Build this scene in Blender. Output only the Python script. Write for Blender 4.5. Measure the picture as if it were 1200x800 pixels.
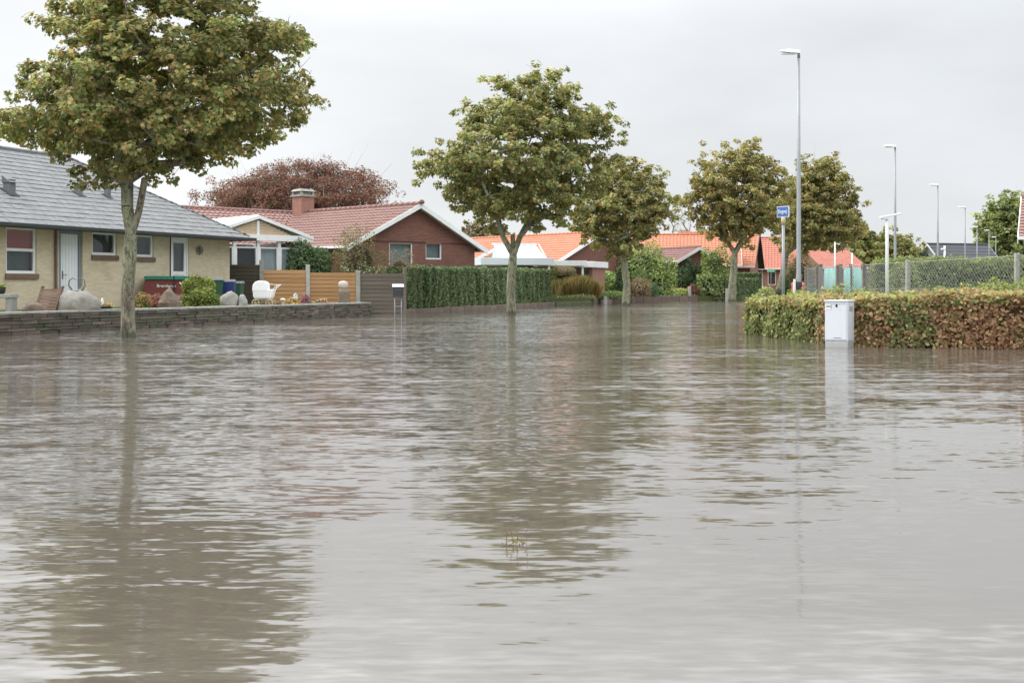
import bpy, math, random
import numpy as np
from mathutils import Vector, Matrix, noise

# ============================================================ CAMERA / WORLD / LIGHT
for o in list(bpy.data.objects): bpy.data.objects.remove(o)
SC = bpy.context.scene; COL = SC.collection
F, HZ, CH = 1450.0, 335.0, 1.1          # focal length (px of a 1200 px wide picture), horizon row, eye height
cd = bpy.data.cameras.new('camera'); cam = bpy.data.objects.new('camera', cd); COL.objects.link(cam)
cam.location = (0, 0, CH); cam.rotation_euler = (math.radians(90), 0, 0)
cd.sensor_width = 36; cd.lens = 36*F/1200; cd.shift_y = -(400-HZ)/1200
cd.clip_start = .1; cd.clip_end = 8000
SC.camera = cam
SUN_EL, SUN_AZ = math.radians(42), math.radians(-62)   # azimuth clockwise from +Y (left of and beyond the camera's view)
w = bpy.data.worlds.new('World'); SC.world = w; w.use_nodes = True
nt = w.node_tree; N = nt.nodes; Lk = nt.links
bg = N['Background']; bg.inputs['Strength'].default_value = .10
sky = N.new('ShaderNodeTexSky'); sky.sky_type = 'NISHITA'; sky.sun_disc = False
sky.sun_elevation = SUN_EL; sky.sun_rotation = SUN_AZ
tc = N.new('ShaderNodeTexCoord'); sp = N.new('ShaderNodeSeparateXYZ'); Lk.new(tc.outputs['Generated'], sp.inputs[0])
def wmath(op, a, b=None, c=None, clamp=False):
    n = N.new('ShaderNodeMath'); n.operation = op; n.use_clamp = clamp
    for i, v in enumerate((a, b, c)):
        if v is None: continue
        if isinstance(v, (int, float)): n.inputs[i].default_value = v
        else: Lk.new(v, n.inputs[i])
    return n.outputs[0]
# overcast layer: brighter to the zenith (overcast sky law), soft cloud masses, greyer to the right horizon
el = wmath('MAXIMUM', sp.outputs[2], 0.0)
mr = N.new('ShaderNodeMapRange'); mr.interpolation_type = 'SMOOTHSTEP'; mr.inputs['From Min'].default_value = .185; mr.inputs['From Max'].default_value = .62; Lk.new(el, mr.inputs['Value'])
base = wmath('MULTIPLY_ADD', mr.outputs['Result'], 15.0, wmath('MULTIPLY_ADD', el, 1.5, 6.8))
mp = N.new('ShaderNodeMapping'); mp.inputs['Scale'].default_value = (1.6, 1.6, 4.5); Lk.new(tc.outputs['Generated'], mp.inputs[0])
n1 = N.new('ShaderNodeTexNoise'); n1.inputs['Scale'].default_value = 1.6; n1.inputs['Detail'].default_value = 5; n1.inputs['Roughness'].default_value = .5
Lk.new(mp.outputs[0], n1.inputs['Vector'])
cl = wmath('MULTIPLY_ADD', n1.outputs['Fac'], .62, .70)
side = wmath('MULTIPLY_ADD', sp.outputs[0], -.22, .98)
lum = wmath('MULTIPLY', wmath('MULTIPLY', base, cl), side)
cr = N.new('ShaderNodeMix'); cr.data_type = 'RGBA'
Lk.new(wmath('MULTIPLY_ADD', sp.outputs[0], .9, .45, True), cr.inputs['Factor'])
cr.inputs['A'].default_value = (.985, .995, 1.0, 1); cr.inputs['B'].default_value = (.945, .98, 1.025, 1)
vm = N.new('ShaderNodeVectorMath'); vm.operation = 'SCALE'; Lk.new(cr.outputs['Result'], vm.inputs[0]); Lk.new(lum, vm.inputs['Scale'])
mx = N.new('ShaderNodeMix'); mx.data_type = 'RGBA'; mx.inputs['Factor'].default_value = .95
Lk.new(sky.outputs[0], mx.inputs['A']); Lk.new(vm.outputs[0], mx.inputs['B']); Lk.new(mx.outputs['Result'], bg.inputs['Color'])
sd = bpy.data.lights.new('sun', 'SUN'); sd.energy = 1.5; sd.angle = math.radians(14); sd.color = (1, .96, .9)
sun = bpy.data.objects.new('sun', sd); COL.objects.link(sun)
_d = Vector((math.sin(SUN_AZ)*math.cos(SUN_EL), math.cos(SUN_AZ)*math.cos(SUN_EL), math.sin(SUN_EL)))
sun.rotation_euler = _d.to_track_quat('Z', 'Y').to_euler(); sun.location = (-20, 10, 40)
SC.view_settings.view_transform = 'Standard'; SC.view_settings.look = 'None'
SC.view_settings.exposure = 0.41; SC.view_settings.gamma = 1

# ============================================================ HELPERS
R = random.Random(7)
def PX(px, Y): return (px-600)*Y/F
def PZ(py, Y): return CH-(py-HZ)*Y/F
def P(px, py, Y): return Vector((PX(px, Y), Y, PZ(py, Y)))
def yw(py, z=0.0): return F*(CH-z)/(py-HZ)     # distance of a point of height z seen at row py

class MB:
    def __init__(s): s.v = []; s.f = []
    def add(s, vs, fs):
        b = len(s.v); s.v += [tuple(x) for x in vs]; s.f += [tuple(i+b for i in f) for f in fs]; return s
    def box(s, x0, x1, y0, y1, z0, z1):
        return s.add([(x0,y0,z0),(x1,y0,z0),(x1,y1,z0),(x0,y1,z0),(x0,y0,z1),(x1,y0,z1),(x1,y1,z1),(x0,y1,z1)],
                     [(0,3,2,1),(4,5,6,7),(0,1,5,4),(1,2,6,5),(2,3,7,6),(3,0,4,7)])
    def obox(s, O, U, V, W):     # oriented box: corner + three edge vectors
        O, U, V, W = map(Vector, (O, U, V, W))
        vs = [O, O+U, O+U+V, O+V, O+W, O+U+W, O+U+V+W, O+V+W]
        fl = [(0,3,2,1),(4,5,6,7),(0,1,5,4),(1,2,6,5),(2,3,7,6),(3,0,4,7)]
        if U.cross(V).dot(W) < 0: fl = [f[::-1] for f in fl]
        return s.add(vs, fl)
    def tube(s, pts, rads, n=8, cap=True):
        pts = [Vector(p) for p in pts]; b = len(s.v)
        if not hasattr(rads, '__len__'): rads = [rads]*len(pts)
        ref = None
        for i, p in enumerate(pts):
            d = (pts[min(i+1, len(pts)-1)]-pts[max(i-1, 0)]).normalized()
            if ref is None: ref = Vector((1, 0, 0)) if abs(d.x) < .8 else Vector((0, 1, 0))
            a = (ref-d*ref.dot(d)).normalized(); c = d.cross(a); ref = a
            for k in range(n):
                t = 2*math.pi*k/n; s.v.append(tuple(p+(a*math.cos(t)+c*math.sin(t))*rads[i]))
        for i in range(len(pts)-1):
            for k in range(n):
                k2 = (k+1) % n; s.f.append((b+i*n+k, b+i*n+k2, b+(i+1)*n+k2, b+(i+1)*n+k))
        if cap:
            s.f.append(tuple(b+k for k in range(n))[::-1]); s.f.append(tuple(b+(len(pts)-1)*n+k for k in range(n)))
        return s
    def lathe(s, prof, n=16, c=(0, 0, 0)):
        b = len(s.v)
        for r, z in prof:
            for k in range(n):
                t = 2*math.pi*k/n; s.v.append((c[0]+r*math.cos(t), c[1]+r*math.sin(t), c[2]+z))
        for i in range(len(prof)-1):
            for k in range(n):
                k2 = (k+1) % n; s.f.append((b+i*n+k, b+i*n+k2, b+(i+1)*n+k2, b+(i+1)*n+k))
        s.f.append(tuple(b+k for k in range(n))[::-1]); s.f.append(tuple(b+(len(prof)-1)*n+k for k in range(n)))
        return s
    def mesh(s, name, mat, smooth=False):
        me = bpy.data.meshes.new(name); me.from_pydata(s.v, [], s.f); me.update()
        if mat: me.materials.append(mat)
        if smooth: me.polygons.foreach_set('use_smooth', [True]*len(me.polygons))
        return me
    def build(s, name, mat, parent=None, smooth=False, bevel=0, kind=None):
        o = bpy.data.objects.new(name, s.mesh(name, mat, smooth)); COL.objects.link(o)
        if parent: o.parent = parent
        if kind: o['kind'] = kind
        if bevel:
            m = o.modifiers.new('bevel', 'BEVEL'); m.width = bevel; m.segments = 2; m.limit_method = 'ANGLE'
        return o

def tag(o, label=None, cat=None, group=None, kind=None):
    if label: o['label'] = label
    if cat: o['category'] = cat
    if group: o['group'] = group
    if kind: o['kind'] = kind
    return o
def thing(name, label, cat, loc=(0, 0, 0), rz=0, group=None):
    o = bpy.data.objects.new(name, None); COL.objects.link(o); o.empty_display_size = .2
    o.location = loc; o.rotation_euler = (0, 0, rz); return tag(o, label, cat, group)
def copy_tree(o, parent=None):
    c = o.copy(); COL.objects.link(c); c.parent = parent
    for ch in list(o.children): copy_tree(ch, c)
    return c

# ============================================================ MATERIALS
def newmat(name):
    m = bpy.data.materials.new(name); m.use_nodes = True; t = m.node_tree
    return m, t, t.nodes['Principled BSDF'], t.nodes['Material Output']
def nmath(t, op, a, b=None, c=None, clamp=False):
    n = t.nodes.new('ShaderNodeMath'); n.operation = op; n.use_clamp = clamp
    for i, v in enumerate((a, b, c)):
        if v is None: continue
        if isinstance(v, (int, float)): n.inputs[i].default_value = v
        else: t.links.new(v, n.inputs[i])
    return n.outputs[0]
def nnoise(t, vec, scale, detail=4, rough=.55):
    n = t.nodes.new('ShaderNodeTexNoise'); n.inputs['Scale'].default_value = scale
    n.inputs['Detail'].default_value = detail; n.inputs['Roughness'].default_value = rough
    t.links.new(vec, n.inputs['Vector']); return n.outputs['Fac']
def ncoord(t, scale=None, rot=None):
    c = t.nodes.new('ShaderNodeTexCoord').outputs['Object']
    if scale or rot:
        m = t.nodes.new('ShaderNodeMapping')
        if scale: m.inputs['Scale'].default_value = scale
        if rot: m.inputs['Rotation'].default_value = rot
        t.links.new(c, m.inputs[0]); c = m.outputs[0]
    return c
def nmix(t, fac, a, b, blend='MIX'):
    n = t.nodes.new('ShaderNodeMix'); n.data_type = 'RGBA'; n.blend_type = blend
    for k, v in (('Factor', fac), ('A', a), ('B', b)):
        if isinstance(v, tuple): n.inputs[k].default_value = (*v[:3], 1)
        elif isinstance(v, (int, float)): n.inputs[k].default_value = v
        else: t.links.new(v, n.inputs[k])
    return n.outputs['Result']
def nramp(t, fac, p0, p1):
    n = t.nodes.new('ShaderNodeMapRange'); n.inputs['From Min'].default_value = p0; n.inputs['From Max'].default_value = p1
    n.interpolation_type = 'SMOOTHSTEP'; t.links.new(fac, n.inputs['Value']); return n.outputs['Result']
def nbump(t, b, h, strength=.3, dist=.02):
    n = t.nodes.new('ShaderNodeBump'); n.inputs['Strength'].default_value = strength; n.inputs['Distance'].default_value = dist
    t.links.new(h, n.inputs['Height']); t.links.new(n.outputs[0], b.inputs['Normal'])
def pm(name, col, rough=.7, var=.25, scale=2.5, bump=.25, bscale=30, metal=0, stretch=None, dirt=None, dirt_amt=.5, spec=.4):
    """paint / stone / wood: base colour broken up by two noises, optional dirt colour, fine relief"""
    m, t, b, o = newmat(name); c = ncoord(t, stretch)
    a = nnoise(t, c, scale); a2 = nnoise(t, c, scale*7.3, 3)
    v = nmath(t, 'ADD', nmath(t, 'MULTIPLY', nmath(t, 'SUBTRACT', a, .5), var*2.2), nmath(t, 'MULTIPLY_ADD', nmath(t, 'SUBTRACT', a2, .5), var*1.3, 1.0))
    oi = t.nodes.new('ShaderNodeObjectInfo').outputs['Random']
    v = nmath(t, 'MULTIPLY', v, nmath(t, 'MULTIPLY_ADD', oi, var*.7, 1-var*.35))
    s = t.nodes.new('ShaderNodeVectorMath'); s.operation = 'SCALE'; s.inputs[0].default_value = col; t.links.new(v, s.inputs['Scale'])
    res = s.outputs[0]
    if dirt: res = nmix(t, nmath(t, 'MULTIPLY', nramp(t, nnoise(t, c, scale*1.9, 6, .65), .45, .68), dirt_amt), res, dirt)
    t.links.new(res, b.inputs['Base Color'])
    b.inputs['Roughness'].default_value = rough; b.inputs['Metallic'].default_value = metal; b.inputs['Specular IOR Level'].default_value = spec
    if bump: nbump(t, b, nnoise(t, c, bscale, 5, .6), bump, .01)
    return m
def brick_mat(name, c1, c2, mortar, bw=.24, bh=.067, stain=(.1, .09, .08), stain_amt=.3):
    m, t, b, o = newmat(name); tcn = t.nodes.new('ShaderNodeTexCoord')
    s = t.nodes.new('ShaderNodeSeparateXYZ'); t.links.new(tcn.outputs['Object'], s.inputs[0])
    sn = t.nodes.new('ShaderNodeSeparateXYZ'); t.links.new(tcn.outputs['Normal'], sn.inputs[0])
    side = nmath(t, 'GREATER_THAN', nmath(t, 'ABSOLUTE', sn.outputs[0]), .7)
    u = nmath(t, 'ADD', nmath(t, 'MULTIPLY', s.outputs[1], side), nmath(t, 'MULTIPLY', s.outputs[0], nmath(t, 'SUBTRACT', 1.0, side)))
    cb = t.nodes.new('ShaderNodeCombineXYZ'); t.links.new(u, cb.inputs[0]); t.links.new(s.outputs[2], cb.inputs[1])
    br = t.nodes.new('ShaderNodeTexBrick'); t.links.new(cb.outputs[0], br.inputs['Vector'])
    br.inputs['Scale'].default_value = 1; br.inputs['Brick Width'].default_value = bw; br.inputs['Row Height'].default_value = bh
    br.inputs['Mortar Size'].default_value = .009; br.inputs['Mortar Smooth'].default_value = .3; br.inputs['Bias'].default_value = 0
    br.inputs['Color1'].default_value = (*c1, 1); br.inputs['Color2'].default_value = (*c2, 1); br.inputs['Mortar'].default_value = (*mortar, 1)
    n = nnoise(t, tcn.outputs['Object'], .9, 5, .6); n2 = nnoise(t, tcn.outputs['Object'], 14, 3)
    col = nmix(t, nmath(t, 'MULTIPLY', nramp(t, n, .5, .72), stain_amt), br.outputs['Color'], stain)
    col = nmix(t, nmath(t, 'MULTIPLY_ADD', n2, 1.0, -.3, True), col, nmix(t, 1.0, col, (1.18, 1.18, 1.18), 'MULTIPLY'))
    t.links.new(col, b.inputs['Base Color']); b.inputs['Roughness'].default_value = .9; b.inputs['Specular IOR Level'].default_value = .2
    nbump(t, b, nmath(t, 'SUBTRACT', nmath(t, 'MULTIPLY', n2, .4), br.outputs['Fac']), .6, .008)
    return m
def leaf_mat(name, trans=.28, rough=.55):
    m, t, b, o = newmat(name)
    at = t.nodes.new('ShaderNodeAttribute'); at.attribute_name = 'tint'
    t.links.new(at.outputs['Color'], b.inputs['Base Color']); b.inputs['Roughness'].default_value = rough; b.inputs['Specular IOR Level'].default_value = .22
    tr = t.nodes.new('ShaderNodeBsdfTranslucent'); t.links.new(nmix(t, 1.0, at.outputs['Color'], (1.1, 1.15, .7), 'MULTIPLY'), tr.inputs[0])
    mx = t.nodes.new('ShaderNodeMixShader'); mx.inputs[0].default_value = trans
    t.links.new(b.outputs[0], mx.inputs[1]); t.links.new(tr.outputs[0], mx.inputs[2]); t.links.new(mx.outputs[0], o.inputs[0])
    return m
def bark_mat(name, c1, c2, lichen, s=6):
    m, t, b, o = newmat(name); c = ncoord(t, (1, 1, .35))
    n = nnoise(t, c, s, 6, .65); n2 = nnoise(t, c, s*.35, 4); n3 = nnoise(t, c, s*2.2, 4, .7)
    col = nmix(t, nramp(t, n, .4, .6), c1, c2)
    col = nmix(t, nmath(t, 'MULTIPLY', nramp(t, n2, .38, .62), .8), col, lichen)
    col = nmix(t, nmath(t, 'MULTIPLY', nramp(t, n3, .49, .6), .8), col, (.06, .055, .04))
    sz = t.nodes.new('ShaderNodeSeparateXYZ'); t.links.new(t.nodes.new('ShaderNodeTexCoord').outputs['Object'], sz.inputs[0])
    wet = nmath(t, 'SUBTRACT', 1.0, nramp(t, nmath(t, 'ADD', sz.outputs[2], nmath(t, 'MULTIPLY', n, -.5)), .2, .36))
    col = nmix(t, nmath(t, 'MULTIPLY', wet, .75), col, (.035, .035, .022))
    t.links.new(col, b.inputs['Base Color']); b.inputs['Roughness'].default_value = .85
    nbump(t, b, nmath(t, 'ADD', n3, n), 1.0, .05); return m
def glass_mat():
    m, t, b, o = newmat('window_glass')
    b.inputs['Base Color'].default_value = (.9, .93, .93, 1); b.inputs['Roughness'].default_value = .02
    tr = t.nodes.new('ShaderNodeBsdfTransparent'); tr.inputs[0].default_value = (.82, .86, .86, 1)
    gl = t.nodes.new('ShaderNodeBsdfGlossy'); gl.inputs['Roughness'].default_value = .02
    fr = t.nodes.new('ShaderNodeFresnel'); fr.inputs[0].default_value = 1.55
    mx = t.nodes.new('ShaderNodeMixShader'); gm = t.nodes.new('ShaderNodeNewGeometry'); t.links.new(nmath(t, 'MULTIPLY', nmath(t, 'MULTIPLY_ADD', fr.outputs[0], 1.0, .01, True), nmath(t, 'SUBTRACT', 1.0, gm.outputs['Backfacing'])), mx.inputs[0])
    t.links.new(tr.outputs[0], mx.inputs[1]); t.links.new(gl.outputs[0], mx.inputs[2]); t.links.new(mx.outputs[0], o.inputs[0])
    return m
M = {}
M['leaf'] = leaf_mat('leaf', .44); M['leaf_matte'] = leaf_mat('needle_leaf', .12, .75)
M['bark'] = bark_mat('maple_bark', (.27, .24, .17), (.12, .10, .075), (.33, .36, .22), 9)
M['bark2'] = bark_mat('greenish_bark', (.26, .25, .17), (.16, .145, .1), (.31, .33, .19), 8)
M['twig'] = pm('twig_bark', (.1, .08, .055), .9, .3, 5)
M['core'] = pm('inner_twigs', (.035, .032, .018), .95, .5, 9, bump=.8, bscale=20)
M['core_green'] = pm('inner_green_twigs', (.06, .075, .035), .95, .5, 9, bump=.8, bscale=20)
M['core_brown'] = pm('inner_brown_twigs', (.055, .038, .022), .95, .5, 9, bump=.8, bscale=20)
M['yellow_brick'] = brick_mat('yellow_brick', (.63, .53, .37), (.53, .44, .30), (.52, .47, .39), stain=(.3, .2, .12), stain_amt=.35)
M['red_brick'] = brick_mat('red_brick', (.235, .10, .072), (.165, .072, .054), (.2, .14, .12), stain=(.12, .08, .075), stain_amt=.5)
M['pink_brick'] = brick_mat('pale_red_brick', (.34, .165, .13), (.27, .13, .10), (.3, .21, .17))
M['slate'] = pm('weathered_slate', (.178, .181, .184), .65, .25, 2, bump=.3, dirt=(.105, .11, .095), dirt_amt=.7, spec=.3)
M['slate_dark'] = pm('roof_underlay', (.05, .05, .052), .8, .3)
M['gutter'] = pm('black_gutter', (.035, .038, .042), .45, .3, 6)
M['tile_pink'] = pm('faded_red_tile', (.22, .115, .095), .6, .3, 4, dirt=(.2, .13, .12), dirt_amt=.5)
M['tile_orange'] = pm('orange_clay_tile', (.49, .19, .105), .55, .2, 4, dirt=(.38, .15, .09), dirt_amt=.4)
M['tile_red'] = pm('red_clay_tile', (.42, .15, .10), .55, .25, 4, dirt=(.3, .13, .1), dirt_amt=.5)
M['tile_brown'] = pm('brown_tile', (.2, .1, .09), .6, .3, 4)
M['tile_black'] = pm('dark_grey_tile', (.055, .058, .066), .6, .3, 4)
M['white'] = pm('white_paint', (.78, .79, .79), .45, .06, 2, .05, dirt=(.55, .55, .5), dirt_amt=.25)
M['white_door'] = pm('bluish_white_paint', (.74, .77, .79), .4, .06, 2, .05)
M['greyblue'] = pm('grey_blue_frame', (.2, .235, .27), .5, .15)
M['cabinet'] = pm('cabinet_grey', (.60, .635, .67), .5, .07, 2, .06, dirt=(.42, .43, .42), dirt_amt=.3)
def stained(name, col, z0, z1, stain, streak=(.3, .3, .28)):
    m, t, b, o = newmat(name); c = ncoord(t); sz = t.nodes.new('ShaderNodeSeparateXYZ'); t.links.new(c, sz.inputs[0])
    n = nnoise(t, c, 9, 5, .65); cs = ncoord(t, (14, 14, 1.2)); n2 = nnoise(t, cs, 1.5, 4, .6)
    band = nmath(t, 'SUBTRACT', 1.0, nramp(t, nmath(t, 'ADD', sz.outputs[2], nmath(t, 'MULTIPLY_ADD', n, -.12, .05)), z0, z1))
    r = nmix(t, nmath(t, 'MULTIPLY', nramp(t, n2, .5, .75), .35), col, streak); r = nmix(t, nmath(t, 'MULTIPLY', nramp(t, n, .6, .72), .4), r, streak)
    r = nmix(t, nmath(t, 'MULTIPLY', band, .6), r, stain)
    t.links.new(r, b.inputs['Base Color']); b.inputs['Roughness'].default_value = .5; return m
M['cabinet'] = stained('cabinet_grey', (.60, .635, .67), .34, .44, (.25, .23, .19), (.42, .44, .44))
M['glass'] = glass_mat()
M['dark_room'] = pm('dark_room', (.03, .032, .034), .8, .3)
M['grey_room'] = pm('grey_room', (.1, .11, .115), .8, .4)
M['sky_reflect_back'] = pm('painted_sky_reflection', (.27, .32, .31), .8, .3)  # sky reflection in the gable panes, painted as a pale backing colour
M['red_blind'] = pm('red_blind', (.6, .11, .08), .8, .12, stretch=(6, 6, .4))
M['curtain'] = pm('pale_curtain', (.55, .57, .58), .9, .25, 3, stretch=(5, 5, .3))
M['concrete'] = pm('weathered_concrete', (.33, .33, .3), .9, .3, 4, .5, dirt=(.16, .16, .12))
M['concrete_pale'] = pm('pale_concrete', (.42, .43, .41), .9, .2, 4, .4, dirt=(.26, .27, .22))
M['wall_stone'] = pm('dark_wall_stone', (.135, .115, .09), .8, .45, 5, .9, 22, dirt=(.06, .06, .05), dirt_amt=.8)
M['wall_stone2'] = pm('mossy_wall_stone', (.11, .12, .07), .85, .4, 5, .9, 22, dirt=(.06, .055, .05), dirt_amt=.7)
M['wall_stone3'] = pm('reddish_wall_stone', (.19, .14, .115), .8, .4, 5, .9, 22, dirt=(.08, .07, .06), dirt_amt=.7)
M['wall_core'] = pm('wall_mortar', (.06, .055, .045), .95, .4)
M['boulder'] = pm('granite_boulder', (.30, .285, .25), .85, .4, 3, .9, 14, dirt=(.16, .15, .13), dirt_amt=.7)
M['boulder_brown'] = pm('brown_rock', (.2, .15, .11), .85, .4, 4, .9, 14, dirt=(.09, .08, .07), dirt_amt=.7)
M['wood_orange'] = pm('orange_timber', (.47, .265, .125), .75, .35, 2, .4, 20, stretch=(.6, 2, 9), dirt=(.3, .14, .05), dirt_amt=.5)
M['wood_grey'] = pm('grey_timber', (.17, .145, .115), .85, .35, 2, .5, 20, stretch=(.6, 2, 9), dirt=(.1, .09, .075), dirt_amt=.6)
M['wood_dark'] = pm('dark_stained_timber', (.065, .055, .04), .85, .35, 2, .5, 20, stretch=(.6, 2, 9))
M['wood_brown'] = pm('brown_timber', (.17, .11, .08), .8, .35, 2, .5, 20)
M['wood_honey'] = pm('honey_timber', (.55, .43, .29), .75, .25, 2, .3, 20, stretch=(.6, 2, 9))
M['steel'] = pm('galvanised_steel', (.27, .285, .3), .5, .2, 3, .1, metal=.3)
M['steel_dark'] = pm('darkened_steel', (.16, .165, .17), .5, .25, 3, .1, metal=.3)
M['black'] = pm('black_plastic', (.02, .02, .022), .45, .2)
M['red_bin'] = pm('pink_red_plastic', (.6, .15, .15), .5, .15)
M['bin_green'] = pm('green_bin_plastic', (.03, .085, .05), .45, .15)
M['bin_blue'] = pm('blue_bin_plastic', (.03, .045, .17), .45, .15)
M['bin_lid'] = pm('grey_bin_lid', (.1, .115, .13), .45, .15)
M['trailer_red'] = pm('maroon_side', (.16, .035, .03), .5, .2)
M['tarp_green'] = pm('green_tarpaulin', (.02, .17, .11), .6, .3, 5, .3)
M['plate_yellow'] = pm('yellow_plate', (.75, .5, .05), .5, .1)
M['sign_blue'] = pm('sign_blue', (.06, .14, .42), .4, .08)
M['sign_green'] = pm('sign_green', (.2, .5, .35), .5, .08)
M['tarp_teal'] = pm('teal_netting', (.3, .56, .5), .85, .35, 3, .6, 8, stretch=(3, 3, .6))
M['pram'] = pm('white_vinyl', (.8, .8, .8), .5, .05)
M['rust'] = pm('rusty_metal', (.2, .1, .06), .8, .4, 8)
M['pale_stone'] = pm('pale_pinkish_stone', (.5, .42, .38), .9, .2, 6)
M['cream'] = pm('cream_ceramic', (.6, .5, .32), .6, .15)
M['flower_white'] = leaf_mat('petal')
M['lawn'] = pm('lawn_grass', (.09, .12, .04), .95, .5, 1.5, .9, 30, dirt=(.14, .12, .06), dirt_amt=.5)
M['asphalt'] = pm('flooded_asphalt', (.05, .05, .05), .9, .3, 2)
M['path'] = pm('wet_red_brick_path', (.4, .24, .2), .35, .2, 2, .2, dirt=(.3, .2, .16))
M['facade_grey'] = pm('blue_grey_cladding', (.3, .36, .42), .7, .15)
M['render_pale'] = pm('pale_render', (.6, .55, .5), .8, .1)
M['roof_glass'] = pm('dull_roof_glass', (.42, .47, .52), .3, .1, spec=.7)
M['plastic_grey'] = pm('polycarbonate', (.62, .67, .72), .35, .08, spec=.6)

# ============================================================ SETTING: ground, road bed, water
def struct(name, mb, mat, **k):
    o = mb.build(name, mat, **k); o['kind'] = 'structure'; return o
def prism(poly, z0, z1):
    n = len(poly); mb = MB()
    vs = [(x, y, z0) for x, y in poly]+[(x, y, z1) for x, y in poly]
    area = sum(poly[i][0]*poly[(i+1) % n][1]-poly[(i+1) % n][0]*poly[i][1] for i in range(n))
    f = [tuple(range(n))[::-1], tuple(range(n, 2*n))]+[(i, (i+1) % n, (i+1) % n+n, i+n) for i in range(n)]
    if area < 0: f = [q[::-1] for q in f]
    return mb.add(vs, f)
struct('road', MB().add([(-3000,-60,-.38),(3000,-60,-.38),(3000,4000,-.38),(-3000,4000,-.38)], [(0,1,2,3)]), M['asphalt'])
LWALL0, LWALL1 = Vector((-14.3, 19.4)), Vector((-5.28, 45.0))
left_poly = [(-3000,-60),(-33,-60),(-14.6,19.4),(-5.55,45.1),(-5.65,49.6),(-4.3,50.15),(2.3,70.8),(4.4,71.5),(8.3,87.5),(13.8,91.5),(17.2,92.5),(31,118),(75,220),(900,2300),(-3000,2300)]
struct('lawn', prism(left_poly, -.5, .4), M['lawn'])
right_poly = [(5.9,29.2),(6.2,25),(6.75,22.7),(9.5,21.9),(26,19),(3000,-60),(3000,2300),(1010,2300),(91,215),(41.5,106),(18.5,56)]
struct('verge', prism(right_poly, -.5, .3), M['lawn'])
struct('ground', MB().add([(-3000,2300,.35),(3000,2300,.35),(3000,4000,.35),(-3000,4000,.35)], [(0,1,2,3)]), M['lawn'])

def water_mat():
    m, t, b, o = newmat('flood_water')
    c = t.nodes.new('ShaderNodeTexCoord').outputs['Object']
    def mapped(sx, sy, rz=0, off=0):
        mp = t.nodes.new('ShaderNodeMapping'); mp.inputs['Scale'].default_value = (sx, sy, 1)
        mp.inputs['Rotation'].default_value = (0, 0, rz); mp.inputs['Location'].default_value = (off, off*.7, 0)
        t.links.new(c, mp.inputs[0]); return mp.outputs[0]
    def slope(vec, ax, ay, detail=2):
        n = t.nodes.new('ShaderNodeTexNoise'); n.inputs['Scale'].default_value = 1; n.inputs['Detail'].default_value = detail; n.inputs['Roughness'].default_value = .5
        t.links.new(vec, n.inputs['Vector']); s1 = t.nodes.new('ShaderNodeVectorMath'); s1.operation = 'SUBTRACT'; t.links.new(n.outputs['Color'], s1.inputs[0]); s1.inputs[1].default_value = (.5, .5, .5)
        s2 = t.nodes.new('ShaderNodeVectorMath'); s2.operation = 'MULTIPLY'; t.links.new(s1.outputs[0], s2.inputs[0]); s2.inputs[1].default_value = (ax, ay, 0); return s2.outputs[0]
    def vadd(p, q):
        n = t.nodes.new('ShaderNodeVectorMath'); n.operation = 'ADD'; t.links.new(p, n.inputs[0]); t.links.new(q, n.inputs[1]); return n.outputs[0]
    patch = nmath(t, 'MULTIPLY_ADD', nramp(t, nnoise(t, mapped(.12, .2, .2, 2), 1.0, 3), .36, .64), .8, .45)   # gusts: calmer and rougher patches
    sc_ = t.nodes.new('ShaderNodeVectorMath'); sc_.operation = 'SCALE'
    t.links.new(vadd(vadd(slope(mapped(1.5, 7.2, -.05, 7), .045, .24), slope(mapped(7, 24, .1, 3), .07, .44)), slope(mapped(.9, 3.6, .03, 13), .03, .13)), sc_.inputs[0]); sy_ = t.nodes.new('ShaderNodeSeparateXYZ'); t.links.new(c, sy_.inputs[0])
    t.links.new(nmath(t, 'MULTIPLY', patch, nmath(t, 'MULTIPLY_ADD', nramp(t, sy_.outputs[1], 4.0, 26.0), 1.0, .5)), sc_.inputs['Scale'])   # sheltered shallows are calmer
    sl = vadd(slope(mapped(.5, 1.8, .06), .02, .09), sc_.outputs[0])
    base_n = t.nodes.new('ShaderNodeCombineXYZ'); base_n.inputs[2].default_value = 1
    nn_ = t.nodes.new('ShaderNodeVectorMath'); nn_.operation = 'NORMALIZE'; t.links.new(vadd(sl, base_n.outputs[0]), nn_.inputs[0]); t.links.new(nn_.outputs[0], b.inputs['Normal'])
    n = nnoise(t, mapped(.2, .5), 1.0, 4)
    t.links.new(nmix(t, n, (.088, .075, .06), (.125, .11, .092)), b.inputs['Base Color'])
    b.inputs['Roughness'].default_value = .06; b.inputs['IOR'].default_value = 2.55
    return m
wb = MB(); nx, ny = 40, 60
xs = [-120+i*260/nx for i in range(nx+1)]; ys = [-55+j*340/ny for j in range(ny+1)]
for y in ys:
    for x in xs: wb.v.append((x, y, 0))
for j in range(ny):
    for i in range(nx):
        a = j*(nx+1)+i; wb.f.append((a, a+1, a+nx+2, a+nx+1))
struct('water', wb, water_mat())

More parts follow.
